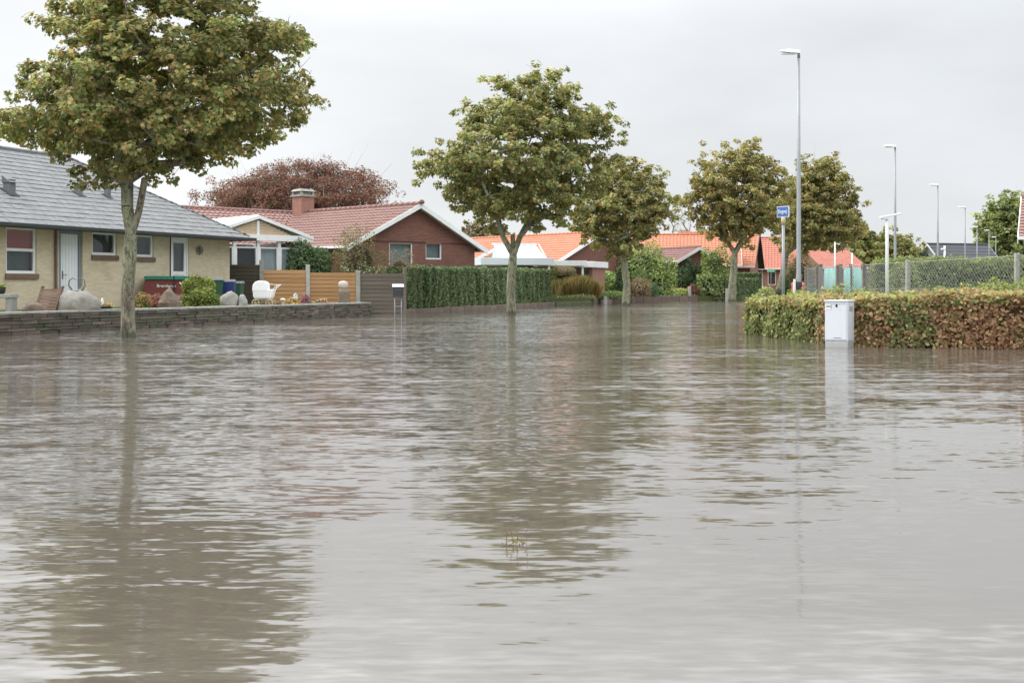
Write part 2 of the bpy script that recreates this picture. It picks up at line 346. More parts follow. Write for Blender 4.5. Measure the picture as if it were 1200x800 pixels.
# ============================================================ FOLIAGE
rng = np.random.default_rng(11)
SH_MAPLE = np.array([[0, 0, 0], [.42, .18, .05], [.62, .62, -.02], [.3, .72, .02], [0, 1.15, -.08], [-.3, .72, .02], [-.62, .62, -.02], [-.42, .18, .05]])
FC_MAPLE = [(0, 1, 2, 3), (0, 3, 4), (0, 4, 5), (0, 5, 6, 7)]
SH_OVAL = np.array([[0, 0, 0], [.34, .35, .06], [.28, .75, .03], [0, 1.05, -.06], [-.28, .75, .03], [-.34, .35, .06]])
FC_OVAL = [(0, 1, 2, 3), (0, 3, 4, 5)]
SH_BLADE = np.array([[-.06, 0, 0], [.06, 0, 0], [.05, .55, .0], [0, 1, -.05], [-.05, .55, 0]])
FC_BLADE = [(0, 1, 2, 4), (4, 2, 3)]
def leaf_cloud(name, pos, nrm, size, colors, parent, mat, shape='oval', up=None, kind='stuff', jitter=.3):
    """many small leaves: pos (n,3), nrm (n,3) facing, up (n,3) midrib direction or None for random"""
    sh, fc = {'maple': (SH_MAPLE, FC_MAPLE), 'oval': (SH_OVAL, FC_OVAL), 'blade': (SH_BLADE, FC_BLADE)}[shape]
    n = len(pos); k = len(sh)
    nrm = nrm/np.maximum(np.linalg.norm(nrm, axis=1, keepdims=True), 1e-6)
    if up is None: up = rng.normal(size=(n, 3))
    a = np.cross(up, nrm); a /= np.maximum(np.linalg.norm(a, axis=1, keepdims=True), 1e-6)
    u = np.cross(nrm, a)
    s = size*(1+jitter*rng.uniform(-1, 1, size=n))
    V = (a[:, None, :]*sh[None, :, 0:1]+u[:, None, :]*sh[None, :, 1:2]+nrm[:, None, :]*sh[None, :, 2:3])*s[:, None, None]+pos[:, None, :]
    V = V.reshape(-1, 3)
    me = bpy.data.meshes.new(name); nf = len(fc); lens = [len(f) for f in fc]
    flat = np.concatenate([np.array(f) for f in fc]); L = len(flat)
    me.vertices.add(n*k); me.vertices.foreach_set('co', V.ravel().astype(np.float32))
    me.loops.add(n*L); me.loops.foreach_set('vertex_index', (np.arange(n)[:, None]*k+flat[None, :]).ravel().astype(np.int32))
    me.polygons.add(n*nf)
    st = np.concatenate([[0], np.cumsum(lens)[:-1]])
    me.polygons.foreach_set('loop_start', (np.arange(n)[:, None]*L+st[None, :]).ravel().astype(np.int32))
    me.update(calc_edges=True)
    ca = me.color_attributes.new('tint', 'FLOAT_COLOR', 'POINT')
    c4 = np.ones((n*k, 4), np.float32); c4[:, :3] = np.repeat(colors, k, axis=0); ca.data.foreach_set('color', c4.ravel())
    me.materials.append(mat)
    o = bpy.data.objects.new(name, me); COL.objects.link(o)
    if parent: o.parent = parent
    if kind: o['kind'] = kind
    return o
def pick(pal, n, wts=None, var=.18):
    pal = np.array(pal, float); wts = np.array(wts if wts is not None else [1]*len(pal), float)
    if wts.ndim == 1: idx = rng.choice(len(pal), size=n, p=wts/wts.sum())
    else:
        cw = np.cumsum(wts/wts.sum(1, keepdims=True), axis=1); idx = (rng.uniform(size=(n, 1)) > cw).sum(1).clip(0, len(pal)-1)
    return np.clip(pal[idx]*(1+var*rng.normal(size=(n, 1))), .005, .9)
def cluster_shift(colors, cid, ncl, amt=.16):
    return np.clip(colors*(1+amt*rng.normal(size=(ncl, 1)))[cid], .004, .9)

GREEN, OLIVE, OCHRE, BROWN, LIGHT, DARK = (.175, .22, .085), (.27, .275, .11), (.45, .35, .15), (.36, .225, .11), (.37, .41, .18), (.06, .085, .04)

def tree(name, label, base, outline_px, Y, trunk_path, tr0, tr1, ncl, nleaf, lsize, pal, wts, cat='tree', group=None, spread=(.5, .3), mind=.45, depth=.85,
         bark='bark', shape='maple', seed=1, hollow=.25, zsh=0.0, straight=.12, flat=None, bare=0, matl='leaf', stems=()):
    """outline_px: (row, left col, right col) of the crown at distance Y; trunk_path: world points from base to fork"""
    rs = random.Random(seed); T = thing(name, label, cat, base, 0, group); B = Vector(base)
    out = sorted([(PZ(py, Y), PX(a, Y), PX(b, Y)) for py, a, b in outline_px])
    zs = [o[0] for o in out]
    def ext(z):
        z = min(max(z, zs[0]), zs[-1])
        for i in range(len(out)-1):
            if out[i][0] <= z <= out[i+1][0]:
                f = (z-out[i][0])/max(out[i+1][0]-out[i][0], 1e-6)
                return out[i][1]+(out[i+1][1]-out[i][1])*f, out[i][2]+(out[i+1][2]-out[i][2])*f
        return out[-1][1], out[-1][2]
    wmax = max(o[2]-o[1] for o in out)
    cc = []; tries = 0; md = mind
    while len(cc) < ncl and tries < 60000:
        tries += 1
        if tries % 4000 == 0: md *= .88
        z = rs.uniform(zs[0], zs[-1]); a, b = ext(z)
        if rs.random() > ((b-a)/wmax)**1.3: continue
        ph = rs.uniform(0, 2*math.pi); r = math.sqrt(rs.uniform(hollow**2, 1)); hw = max((b-a)/2-spread[0]*.55, .1)
        lob = 1+.30*noise.noise(Vector((math.cos(ph)*1.3+seed, math.sin(ph)*1.3, z*1.1/max(spread[0], .3)*.5)))*(.6+.4*abs(math.sin(ph)))
        x = (a+b)/2+hw*r*math.cos(ph)*min(lob, 1.0); y = Y+max(hw, .2)*depth*r*math.sin(ph)*lob
        c = Vector((x, y, z))
        if all((c-q).length > md for q in cc): cc.append(c)
    # limbs grow from the trunk to every clump
    nodes = [Vector(p) for p in trunk_path]; par = [-1]+list(range(len(nodes)-1)); ntr = len(nodes); cnt = [0]*ntr
    fork = nodes[-1]
    for pi_, path_ in stems:
        last = pi_
        for q_ in path_: nodes.append(Vector(q_)); par.append(last); cnt.append(0); last = len(nodes)-1
    for c in sorted(cc, key=lambda q: (q-fork).length):
        best = min(range(max(0, ntr-2), len(nodes)), key=lambda i: (nodes[i]-c).length+1.2*max(0, nodes[i].z-c.z+.1)+(0 if i >= ntr-1 else .6))
        p = nodes[best]; d = c-p; m = max(1, int(d.length/.55)); last = best
        for k in range(1, m+1):
            f = k/m; q = p+d*f+Vector((rs.uniform(-1, 1), rs.uniform(-1, 1), 0))*straight*d.length*.4*math.sin(math.pi*f)
            q.z += .10*d.length*math.sin(math.pi*f)*(1 if d.z > 0 else -.4)-(1-f)*0
            nodes.append(q); par.append(last); cnt.append(0); last = len(nodes)-1
        i = last
        while i >= 0: cnt[i] += 1; i = par[i]
    tot = max(cnt[ntr-1], 1)
    for i in range(ntr, ntr+sum(len(p_[1]) for p_ in stems)): cnt[i] = max(cnt[i], .3*tot)
    rad = [max(.010, tr1*(cnt[i]/tot)**.47) for i in range(len(nodes))]
    for i in range(ntr):
        f = i/(ntr-1); rad[i] = tr0+(tr1-tr0)*f
    rad[0] *= 1.15
    mb = MB()
    pts = []; rr = []
    for i in range(ntr-1):
        for k in range(5):
            f = k/5; q = nodes[i].lerp(nodes[i+1], f); pts.append(q-B+Vector((rs.uniform(-1, 1), rs.uniform(-1, 1), 0))*tr0*.06); rr.append((rad[i]*(1-f)+rad[i+1]*f)*rs.uniform(.94, 1.07))
    pts.append(nodes[ntr-1]-B); rr.append(rad[ntr-1])
    mb.tube(pts, rr, 14); mb.build('trunk', M[bark], T, True)
    lb = MB()
    for i in range(ntr, len(nodes)):
        r0 = rad[par[i]] if par[i] >= ntr else min(rad[par[i]]*.85, rad[i]*1.35); r1 = rad[i]
        lb.tube([nodes[par[i]]-B, nodes[i]-B], [min(r0, r1*1.6), r1], 7 if r1 > .04 else 4, False)
    # bare twig ends sticking out of the clumps
    for c in cc:
        for _ in range(3):
            d = Vector((rs.gauss(0, 1), rs.gauss(0, 1), rs.gauss(.2, .6))).normalized()*spread[0]*rs.uniform(.5, 1.0)
            if rs.random() < .03: d = ((c-fork).normalized()+Vector((0, 0, .25))).normalized()*spread[0]*rs.uniform(1.3, 2.0)
            lb.tube([c-B, c-B+d*.6+Vector((0, 0, .05)), c-B+d], [.009, .006, .003], 3, False)
    lb.build('limbs', M[bark] if bark == 'bark2' else M['twig'] if tr0 < .1 else M[bark], T, True, kind='stuff')
    if bare: return T
    C = np.array([tuple(c-B) for c in cc]); nc = len(C)
    # every clump is a handful of tufts hanging from it
    sub = 7; SC_ = np.repeat(C, sub, axis=0)+rng.normal(size=(nc*sub, 3))*np.array([spread[0], spread[0], spread[1]])*.60
    tot = nc*nleaf; sid = rng.integers(0, nc*sub, tot)
    d = rng.normal(size=(tot, 3)); d /= np.linalg.norm(d, axis=1, keepdims=True); d[:, 2] *= .7
    rr_ = rng.uniform(.35, 1, (tot, 1))**.7
    pos = SC_[sid]+d*rr_*spread[0]*.37
    pos[:, 2] += zsh
    ctr = C.mean(0)
    outw = pos-ctr; outw /= np.maximum(np.linalg.norm(outw, axis=1, keepdims=True), 1e-6)
    nrm = rng.normal(size=(tot, 3))*.5+outw*.45+d*.35; nrm[:, 2] += .75
    upv = outw*.6+rng.normal(size=(tot, 3))*.6; upv[:, 2] -= .6
    col = cluster_shift(cluster_shift(pick(pal, tot, wts), sid//sub, nc, .10), sid, nc*sub, .13)
    leaf_cloud('crown', pos, nrm, lsize, col, T, M[matl], shape, upv)
    return T

def shrub(name, label, base, rx, ry, h, n, lsize, pal, wts=None, cat='shrub', group=None, shape='oval', lumps=9, seed=0, z0=.0, upright=0, core='core', matl='leaf', squash=1.0, rough=.18, stem=True, kindcol=None):
    """bush: dark twiggy core, leaves over a lumpy ellipsoid surface"""
    rs = random.Random(seed+99); T = thing(name, label, cat, base, 0, group)
    ls = []
    for _ in range(lumps):
        a = rs.uniform(0, 6.283); e = rs.uniform(-.1, 1.3)
        ls.append(np.array([math.cos(a)*math.cos(e), math.sin(a)*math.cos(e), math.sin(e)]))
    ls = np.array(ls) if lumps else np.zeros((0, 3))
    def radial(d):
        r = np.full(len(d), 1-rough)
        if len(ls): r = r+rough*1.5*np.maximum(0, (d@ls.T)**9).max(axis=1)*(np.sign((d@ls.T).max(axis=1)) > 0)
        return r
    if matl == 'leaf' and pal and max(map(max, pal)) < .3: pal = [tuple(min(.5, c*1.8+.02) for c in q) for q in pal]
    elif matl == 'leaf_matte': pal = [tuple(c*1.5+.008 for c in q) for q in pal]
    n = int(n*1.5); lsize = lsize*.9
    d = rng.normal(size=(n, 3)); d[:, 2] = np.abs(d[:, 2])*1.0-.25*rng.uniform(size=n); d /= np.linalg.norm(d, axis=1, keepdims=True)
    hz = (h-z0)/2
    r = radial(d)*(1-.28*rng.uniform(size=n)**2)
    sgn = np.abs(d)**squash*np.sign(d)
    pos = np.stack([sgn[:, 0]*rx*r, sgn[:, 1]*ry*r, z0+hz*.75+sgn[:, 2]*(h-z0-hz*.75)*r], 1)
    sk_ = rng.uniform(size=n) < (.24 if z0 < .1 else 0); a_ = rng.uniform(0, 6.283, n); q_ = rng.uniform(.74, 1.0, n)
    pos[sk_] = np.stack([np.cos(a_)*rx*q_, np.sin(a_)*ry*q_, rng.uniform(.03, .5, n)*h*.9], 1)[sk_]; d[sk_] = np.stack([np.cos(a_), np.sin(a_), a_*0+.1], 1)[sk_]
    low = pos[:, 2] < .04; pos[low, 2] = rng.uniform(.04, .2, low.sum())
    nrm = d*1.0+rng.normal(size=(n, 3))*.5; nrm[:, 2] += .25
    up = rng.normal(size=(n, 3))*.6+d*.4; up[:, 2] += upright
    leaf_cloud('foliage', pos, nrm, lsize, cluster_shift(pick(pal, n, wts), (np.abs(d@rng.normal(size=3))*12).astype(int) % 13, 13, .12), T, M[matl], shape, up)
    mb = MB(); mb.lathe([(.05, .0), (.55, .02), (.8, .35), (.78, .6), (.5, .85), (.12, .93)], 12)
    mb.v = [(x*rx*.72, y*ry*.72, max(z*h*.84, 0)) for x, y, z in mb.v] if z0 < .1 else [(x*rx*.72, y*ry*.72, z0+z*(h-z0)*.84) for x, y, z in mb.v]
    mb.build('branches', M[core], T, True, kind='stuff')
    if z0 > .15:
        MB().tube([(0, 0, -.1), (.02, 0, z0*.5), (0, .02, z0+.2)], [.05, .04, .035], 7).build('stem', M['twig'], T, True)
    return T

def hedge(name, label, line, thick, zb, ztops, dens, lsize, pal, wfun, cat='hedge', shape='oval', upright=0.0, core='core', side=1, sag=.06, matl='leaf', ztop_back=0.0, wob=.07, group=None, hollow=False):
    """clipped hedge following a polyline of front-edge points; thickness grows to `side` of the line"""
    pts = [Vector(p) for p in line]; T = thing(name, label, cat, (pts[0].x, pts[0].y, zb), 0, group); B = Vector((pts[0].x, pts[0].y, zb))
    ns = []
    for i in range(len(pts)):
        d = (pts[min(i+1, len(pts)-1)]-pts[max(i-1, 0)]).normalized(); ns.append(Vector((d.y, -d.x))*side*-1)
    core_mb = MB(); P_, N_, S_ = [], [], []
    dist = 0
    for i in range(len(pts)-1):
        a, b = pts[i], pts[i+1]; L = (b-a).length; nA, nB = ns[i], ns[i+1]; hA, hB = ztops[i]-zb, ztops[i+1]-zb
        d = (b-a).normalized(); out = -(nA+nB).normalized()
        ins = .2
        q = [a+nA*ins, b+nB*ins, b+nB*(thick-ins), a+nA*(thick-ins)]
        core_mb.add([(x.x-B.x, x.y-B.y, -.0) for x in q]+[(q[0].x-B.x, q[0].y-B.y, hA-.17), (q[1].x-B.x, q[1].y-B.y, hB-.17), (q[2].x-B.x, q[2].y-B.y, hB-.17+ztop_back), (q[3].x-B.x, q[3].y-B.y, hA-.17+ztop_back)],
                    [(0,1,5,4),(4,5,6,7),(2,3,7,6),(1,2,6,5),(3,0,4,7)])
        hm = max(hA, hB)
        def emit(n, kindf):
            s = rng.uniform(0, 1, n); v = rng.uniform(0, 1, n)
            p2 = np.array([a.x, a.y])[None]*(1-s[:, None])+np.array([b.x, b.y])[None]*s[:, None]
            nn = np.array([nA.x, nA.y])[None]*(1-s[:, None])+np.array([nB.x, nB.y])[None]*s[:, None]
            hh = hA*(1-s)+hB*s
            wv = np.array([noise.noise(Vector((px*1.7*(2 if upright else 1), py*1.7, vv*(.5 if upright else 2.3)))) for px, py, vv in zip(p2[:, 0], p2[:, 1], v*hm)])*wob if n < 60000 else 0
            if kindf == 'front': q2 = p2+nn*(rng.uniform(-.02, .13, n)-wv)[:, None]; z = hh*v; nr = np.tile([out.x, out.y, .25], (n, 1))
            elif kindf == 'back': q2 = p2+nn*(thick-rng.uniform(-.02, .1, n))[:, None]; z = (hh+ztop_back)*v; nr = np.tile([-out.x, -out.y, .25], (n, 1))
            else:
                q2 = p2+nn*(v*thick)[:, None]; z = hh+ztop_back*v+rng.uniform(-.1, sag, n)*1.0+wv; nr = np.tile([out.x*.25, out.y*.25, 1.0], (n, 1))
            P_.append(np.column_stack([q2, z])); N_.append(nr); S_.append(np.column_stack([np.full(n, 0.0)+q2[:, 0], z/np.maximum(hh, .1), np.full(n, {'front': 0, 'back': 1, 'top': 2}[kindf])]))
        emit(int(L*hm*dens), 'front'); emit(int(L*thick*dens), 'top'); emit(int(L*hm*dens*.35), 'back')
    for (pp, nn_, hh, dd) in ((pts[0], ns[0], ztops[0]-zb, pts[1]-pts[0]), (pts[-1], ns[-1], ztops[-1]-zb, pts[-2]-pts[-1])):
        n = int(thick*hh*dens); v = rng.uniform(0, 1, n); z = rng.uniform(0, 1, n)*(hh+ztop_back*v); dd = dd.normalized(); k = rng.uniform(-.03, .12, n)
        P_.append(np.column_stack([pp.x+nn_.x*v*thick+dd.x*k, pp.y+nn_.y*v*thick+dd.y*k, z])); N_.append(np.tile([-dd.x, -dd.y, .25], (n, 1)))
        S_.append(np.column_stack([np.full(n, pp.x), z/hh, np.zeros(n)]))
    pos = np.concatenate(P_); nr = np.concatenate(N_); S = np.concatenate(S_)
    if hollow:
        hn = np.array([noise.noise(Vector((a_*1.9, b_*1.9, c_*2.6))) for a_, b_, c_ in pos]); keep = ~((hn > .27) & (S[:, 2] == 0) & (rng.uniform(size=len(pos)) < .8)); pos, nr, S = pos[keep], nr[keep], S[keep]
    n = len(pos); XY = pos.copy(); pos = pos-np.array([B.x, B.y, 0])
    w_ = wfun(XY, S) if wfun else np.ones((n, len(pal)))
    col = pick(pal, n, w_)
    up = rng.normal(size=(n, 3))*.7; up[:, 2] += upright
    leaf_cloud('foliage', pos, nr+rng.normal(size=(n, 3))*.5, lsize, col, T, M[matl], shape, up)
    core_mb.build('branches', M[core], T, kind='stuff')
    return T

# ---- the street trees
MAPLE = [GREEN, OLIVE, OCHRE, BROWN, LIGHT]
t1 = tree('maple_tree', 'large near maple with lichen-mottled trunk in the flood before the yellow brick house', (-8.25, 26.6, -.38),
     [(-75,165,235),(-50,120,270),(-25,95,290),(0,75,302),(12,70,318),(30,55,360),(48,55,378),(70,48,380),(100,36,384),(120,18,372),(140,2,345),(155,-2,318),(166,20,300),(178,55,290),(192,80,218),(206,100,200),(214,120,185)], 26.6,
     [(-8.25,26.6,-.38),(-8.27,26.6,1.0),(-8.22,26.6,1.7),(-8.2,26.62,2.2)], .145, .13, 185, 370, .078, MAPLE, (4.6, 4.0, 3.0, 1.6, 1.9), seed=3, spread=(.55, .34), mind=.5, hollow=.2, stems=((3, [(-8.27,26.6,2.8),(-8.3,26.7,3.4)]), (3, [(-8.02,26.6,2.7),(-7.86,26.5,3.4)])))
t2 = tree('maple_tree', 'broad maple before the clipped green hedge, middle of the picture', (-.02, 48.3, -.38),
     [(85,600,655),(98,565,685),(118,545,700),(140,525,728),(165,528,733),(182,490,728),(200,484,725),(222,508,706),(240,525,696),(252,556,682),(264,574,652)], 48.3,
     [(-.02,48.3,-.38),(-.05,48.3,1.0),(0,48.3,1.8),(.05,48.3,2.3)], .178, .15, 165, 310, .10, MAPLE, (4.6, 4.2, 2.6, 1.1, 2.2), seed=5, spread=(.62, .42), mind=.62, bark='bark2', stems=((3, [(-.35,48.3,3.0),(-.6,48.2,3.8)]), (3, [(.3,48.4,3.0),(.75,48.4,3.9)]), (3, [(.02,48.5,3.1)])))
t3 = tree('maple_tree', 'small pale-trunked maple before the low clipped shrubs', (6.33, 69, -.38),
     [(190,712,745),(203,690,778),(225,678,788),(248,668,795),(268,675,776),(284,692,760),(294,710,748)], 69,
     [(6.33,69,-.38),(6.4,69,1.2),(6.3,69,2.0),(6.15,69,2.9)], .22, .17, 84, 310, .122, MAPLE, (3.2, 4, 3.4, 1.6, 2.2), seed=8, spread=(.68, .45), mind=.7, bark='bark2')
t4 = tree('maple_tree', 'browning maple with a forked trunk beside the dark green end hedge', (15.55, 87.5, -.38),
     [(168,848,888),(183,830,912),(203,806,924),(232,798,930),(252,803,928),(268,818,905),(280,838,888)], 87.5,
     [(15.55,87.5,-.38),(15.6,87.5,1.5),(15.7,87.5,2.6),(15.75,87.5,3.4)], .28, .22, 125, 300, .135, MAPLE, (2.4, 3.6, 4.4, 2.6, 2), seed=12, spread=(.85, .55), mind=.85, bark='bark2', stems=((3, [(15.2,87.5,4.3),(14.9,87.4,5.4)]), (3, [(16.3,87.5,4.4),(17,87.6,5.6)])))
t5 = tree('maple_tree', 'dark rounded maple right behind the tall lamp post with leaning pale trunk', (21.5, 100, .3),
     [(187,942,984),(200,926,992),(225,915,1002),(252,906,1012),(270,905,1010),(284,912,1002)], 100,
     [(21.5,100,.3),(21.9,100,2.2),(22.2,100,3.8),(23.3,100,4.6)], .26, .2, 160, 260, .15, MAPLE, (3.2, 4.2, 3.6, 2.4, 1), seed=14, spread=(.9, .6), mind=.9, bark='bark2')
# ---- trees behind the houses
COPPER = [(.18, .08, .065), (.24, .115, .09), (.12, .055, .045), (.28, .16, .12)]
tree('beech_tree', 'spreading copper-red beech rising behind the red brick house with the chimney', (-15.2, 86, .4),
     [(192,335,395),(199,305,425),(209,278,448),(220,256,465),(230,238,466),(240,232,456),(252,245,440),(265,255,430)], 86,
     [(-15.2,86,.4),(-15.1,86,2.5),(-15,86,3.6)], .4, .32, 240, 300, .12, COPPER, (3, 3, 2, 1.5), seed=21, spread=(1.25, .33), mind=.95, shape='oval', hollow=.1)
tree('broadleaf_tree', 'pale green tree top showing behind the orange roof beside the small maple', (8, 118, .4),
     [(262,678,700),(270,668,712),(285,665,715),(300,670,712)], 118, [(8,118,.4),(8,118,2.4)], .2, .15, 26, 170, .24, [LIGHT, GREEN, OLIVE], (4, 3, 1), seed=31, spread=(.9, .6), mind=.8)
tree('bare_tree', 'thin leafless tree over the orange roof between two maples', (16.2, 122, .4),
     [(238,785,805),(255,780,815),(272,782,815)], 122, [(16.2,122,.4),(16.2,122,3),(16.2,122,4.2)], .14, .1, 60, 10, .2, [(.25, .2, .16)], None, seed=33, spread=(.8, .9), mind=.5, bare=1)
tree('broadleaf_tree', 'distant brownish tree just above the orange roof left of the middle maple', (-5.2, 160, .4),
     [(261,548,580),(268,535,596),(280,532,600),(295,540,596)], 160, [(-5.2,160,.4),(-5.2,160,3)], .2, .15, 44, 130, .3, [(.2, .14, .1), (.17, .12, .07), OLIVE], (3, 2, 2), seed=35, spread=(1.1, .8), mind=.9)
tree('broadleaf_tree', 'rounded olive tree behind the white path lamp', (47, 152, .3),
     [(274,1030,1058),(283,1008,1070),(295,1000,1080),(312,1000,1088)], 152, [(47,152,.3),(47,152,3)], .25, .2, 60, 150, .3, [OLIVE, OCHRE, GREEN], (4, 2, 2), seed=37, spread=(1.2, .8), mind=1)
tree('broadleaf_tree', 'low olive tree in the gap between dark maple and rounded olive tree', (42.5, 150, .3),
     [(262,1000,1012),(276,992,1020),(295,985,1028),(312,985,1030)], 145, [(41,145,.3),(41,145,3)], .25, .2, 44, 150, .3, [OLIVE, OCHRE, GREEN], (4, 2, 3), seed=38, spread=(1.1, .8), mind=1)
tree('broadleaf_tree', 'big green tree at the right edge behind the row of small lamps', (76.6, 190, .3),
     [(231,1172,1192),(240,1160,1212),(255,1152,1225),(270,1142,1230),(285,1140,1232),(300,1150,1230),(312,1165,1225)], 190, [(76.6,190,.3),(76.6,190,4.5)], .4, .32, 130, 190, .34, [LIGHT, GREEN, OLIVE], (3, 4, 3), seed=39, spread=(1.7, 1.1), mind=1.5)


# ============================================================ HOUSES
def wall_panel(mb, O, U, W, H, Nn, openings=(), th=.2):
    """vertical wall sheet with real openings; O lower corner of outer face, U unit along, Nn outward unit"""
    O, U, Nn = Vector(O), Vector(U), Vector(Nn); Z = Vector((0, 0, 1))
    xs = sorted({0, W, *[v for o in openings for v in o[:2]]}); zs = sorted({0, H, *[v for o in openings for v in o[2:4]]})
    flip = U.cross(Z).dot(Nn) < 0
    def q(a, b, c, d):
        f = (0, 1, 2, 3) if not flip else (3, 2, 1, 0); mb.add([a, b, c, d], [f])
    pt = lambda x, z, dpt=0: O+U*x+Z*z-Nn*dpt
    for i in range(len(xs)-1):
        for j in range(len(zs)-1):
            xm, zm = (xs[i]+xs[i+1])/2, (zs[j]+zs[j+1])/2
            if any(o[0] < xm < o[1] and o[2] < zm < o[3] for o in openings): continue
            q(pt(xs[i], zs[j]), pt(xs[i+1], zs[j]), pt(xs[i+1], zs[j+1]), pt(xs[i], zs[j+1]))
    for x0, x1, z0, z1 in [o[:4] for o in openings]:
        q(pt(x0, z0), pt(x0, z1), pt(x0, z1, th), pt(x0, z0, th)); q(pt(x1, z1), pt(x1, z0), pt(x1, z0, th), pt(x1, z1, th))
        q(pt(x0, z1), pt(x1, z1), pt(x1, z1, th), pt(x0, z1, th)); q(pt(x1, z0), pt(x0, z0), pt(x0, z0, th), pt(x1, z0, th))
def window(parent, O, U, Nn, x0, x1, z0, z1, frame='white', back='dark_room', bars=(), vbars=(), fw=.07, sill=None, inset=.05, upper_back=None, name='window'):
    O, U, Nn = Vector(O), Vector(U), Vector(Nn); Z = Vector((0, 0, 1))
    mb = MB(); dep = .07
    pt = lambda x, z, d: O+U*x+Z*z-Nn*d
    def bar(a0, a1, b0, b1, d0=inset, d1=inset+dep): mb.obox(pt(a0, b0, d1), U*(a1-a0), Z*(b1-b0), Nn*(d1-d0))
    e = .003
    bar(x0+e, x0+fw, z0+e, z1-e); bar(x1-fw, x1-e, z0+e, z1-e); bar(x0+fw, x1-fw, z0+e, z0+fw); bar(x0+fw, x1-fw, z1-fw, z1-e)
    for b in bars: bar(x0+fw, x1-fw, b-fw*.5, b+fw*.5, inset+.004, inset+dep-.004)
    for b in vbars: bar(b-fw*.4, b+fw*.4, z0+fw, z1-fw, inset+.006, inset+dep-.006)
    fr = mb.build(name, M[frame], parent)
    MB().obox(pt(x0+fw*.8, z0+fw*.8, inset+.045), U*(x1-x0-fw*1.6), Z*(z1-z0-fw*1.6), Nn*.012).build('pane', M['glass'], fr)
    if upper_back:
        zb, mt = upper_back
        MB().obox(pt(x0+fw*.5, zb, inset+.14), U*(x1-x0-fw), Z*(z1-zb-.01), Nn*.03).build('blind', M[mt], fr)
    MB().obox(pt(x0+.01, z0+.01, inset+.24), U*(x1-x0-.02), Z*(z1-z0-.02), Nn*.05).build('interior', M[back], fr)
    if sill: MB().obox(pt(x0-.05, z0-.16, 0), U*(x1-x0+.1), Z*.155, Nn*.06).build('sill', M[sill], fr, bevel=.006)
    return fr
def roof_face(parent, poly, mat, deck, tw=.3, thh=.36, lift=.035, wave=.03, name='roof_tiles', jit=.004, seed=1):
    """courses of individual overlapping tiles on a planar polygon; poly[0]->poly[1] is the eave (or a horizontal line)"""
    rs = random.Random(seed)
    A, Bp = Vector(poly[0]), Vector(poly[1]); U = (Bp-A).normalized(); Nn = U.cross(Vector(poly[2])-A).normalized()
    if Nn.z < 0: Nn = -Nn
    V = Nn.cross(U)
    if V.z < 0: V = -V
    uv = [((Vector(p)-A).dot(U), (Vector(p)-A).dot(V)) for p in poly]; vmax = max(v for _, v in uv)
    n = len(poly); mb = MB(); th = .05
    vs = [Vector(p)-Nn*.012 for p in poly]+[Vector(p)-Nn*(th+.012) for p in poly]
    fl = [tuple(range(n)), tuple(range(n, 2*n))[::-1]]+[(i, i+n, (i+1) % n+n, (i+1) % n) for i in range(n)]
    mb.add(vs, fl); rf = mb.build('roof', deck, parent)
    t = MB(); rows = int(math.ceil(vmax/thh)); prof = [(0, 0), (.18, 1), (.42, .9), (.62, .1), (1, 0)] if wave else [(0, 0), (1, 0)]
    for r in range(rows):
        v0 = r*thh; v1 = min(v0+thh*1.12, vmax); vm_ = min(v0+thh*.5, vmax*.999); xs = []
        for i in range(n):
            (a, b), (c, d) = uv[i], uv[(i+1) % n]
            if (b-vm_)*(d-vm_) < 0: xs.append(a+(c-a)*(vm_-b)/(d-b))
        if len(xs) < 2: continue
        lo, hi = min(xs), max(xs); off = (0 if wave else (r % 2)*tw*.5)
        k0 = int(math.floor((lo-off)/tw)); k1 = int(math.ceil((hi-off)/tw))
        for k in range(k0, k1):
            a = max(k*tw+off+.004, lo); b = min((k+1)*tw+off-.004, hi)
            if b-a < .03: continue
            j = rs.uniform(-jit, jit)*1.5; l0 = lift+rs.uniform(0, jit*2); b0 = len(t.v); m = len(prof)
            for (f, w_) in prof:
                p = A+U*(a+(b-a)*f); t.v.append(tuple(p+V*(v0-.02+j)+Nn*(l0+w_*wave)))
            for (f, w_) in prof:
                p = A+U*(a+(b-a)*f); t.v.append(tuple(p+V*v1+Nn*(.006+w_*wave*.8)))
            for (f, w_) in prof:
                p = A+U*(a+(b-a)*f); t.v.append(tuple(p+V*(v0-.02+j)+Nn*(.0-.006)))
            for q in range(m-1):
                t.f.append((b0+q, b0+q+1, b0+m+q+1, b0+m+q)); t.f.append((b0+2*m+q, b0+2*m+q+1, b0+q+1, b0+q))
            t.f.append((b0, b0+m, b0+2*m)); t.f.append((b0+m-1, b0+3*m-1, b0+2*m-1))
    t.build(name, mat, rf, kind='stuff'); return rf
def ridge_tiles(parent, a, b, mat, r=.12, step=.4):
    a, b = Vector(a), Vector(b); n = max(1, int((b-a).length/step)); d = (b-a)/n; mb = MB()
    for i in range(n):
        p = a+d*i; mb.tube([p-d*.03, p+d*1.02], [r, r*.86], 8)
    mb.build('ridge', mat, parent, True, kind='stuff')

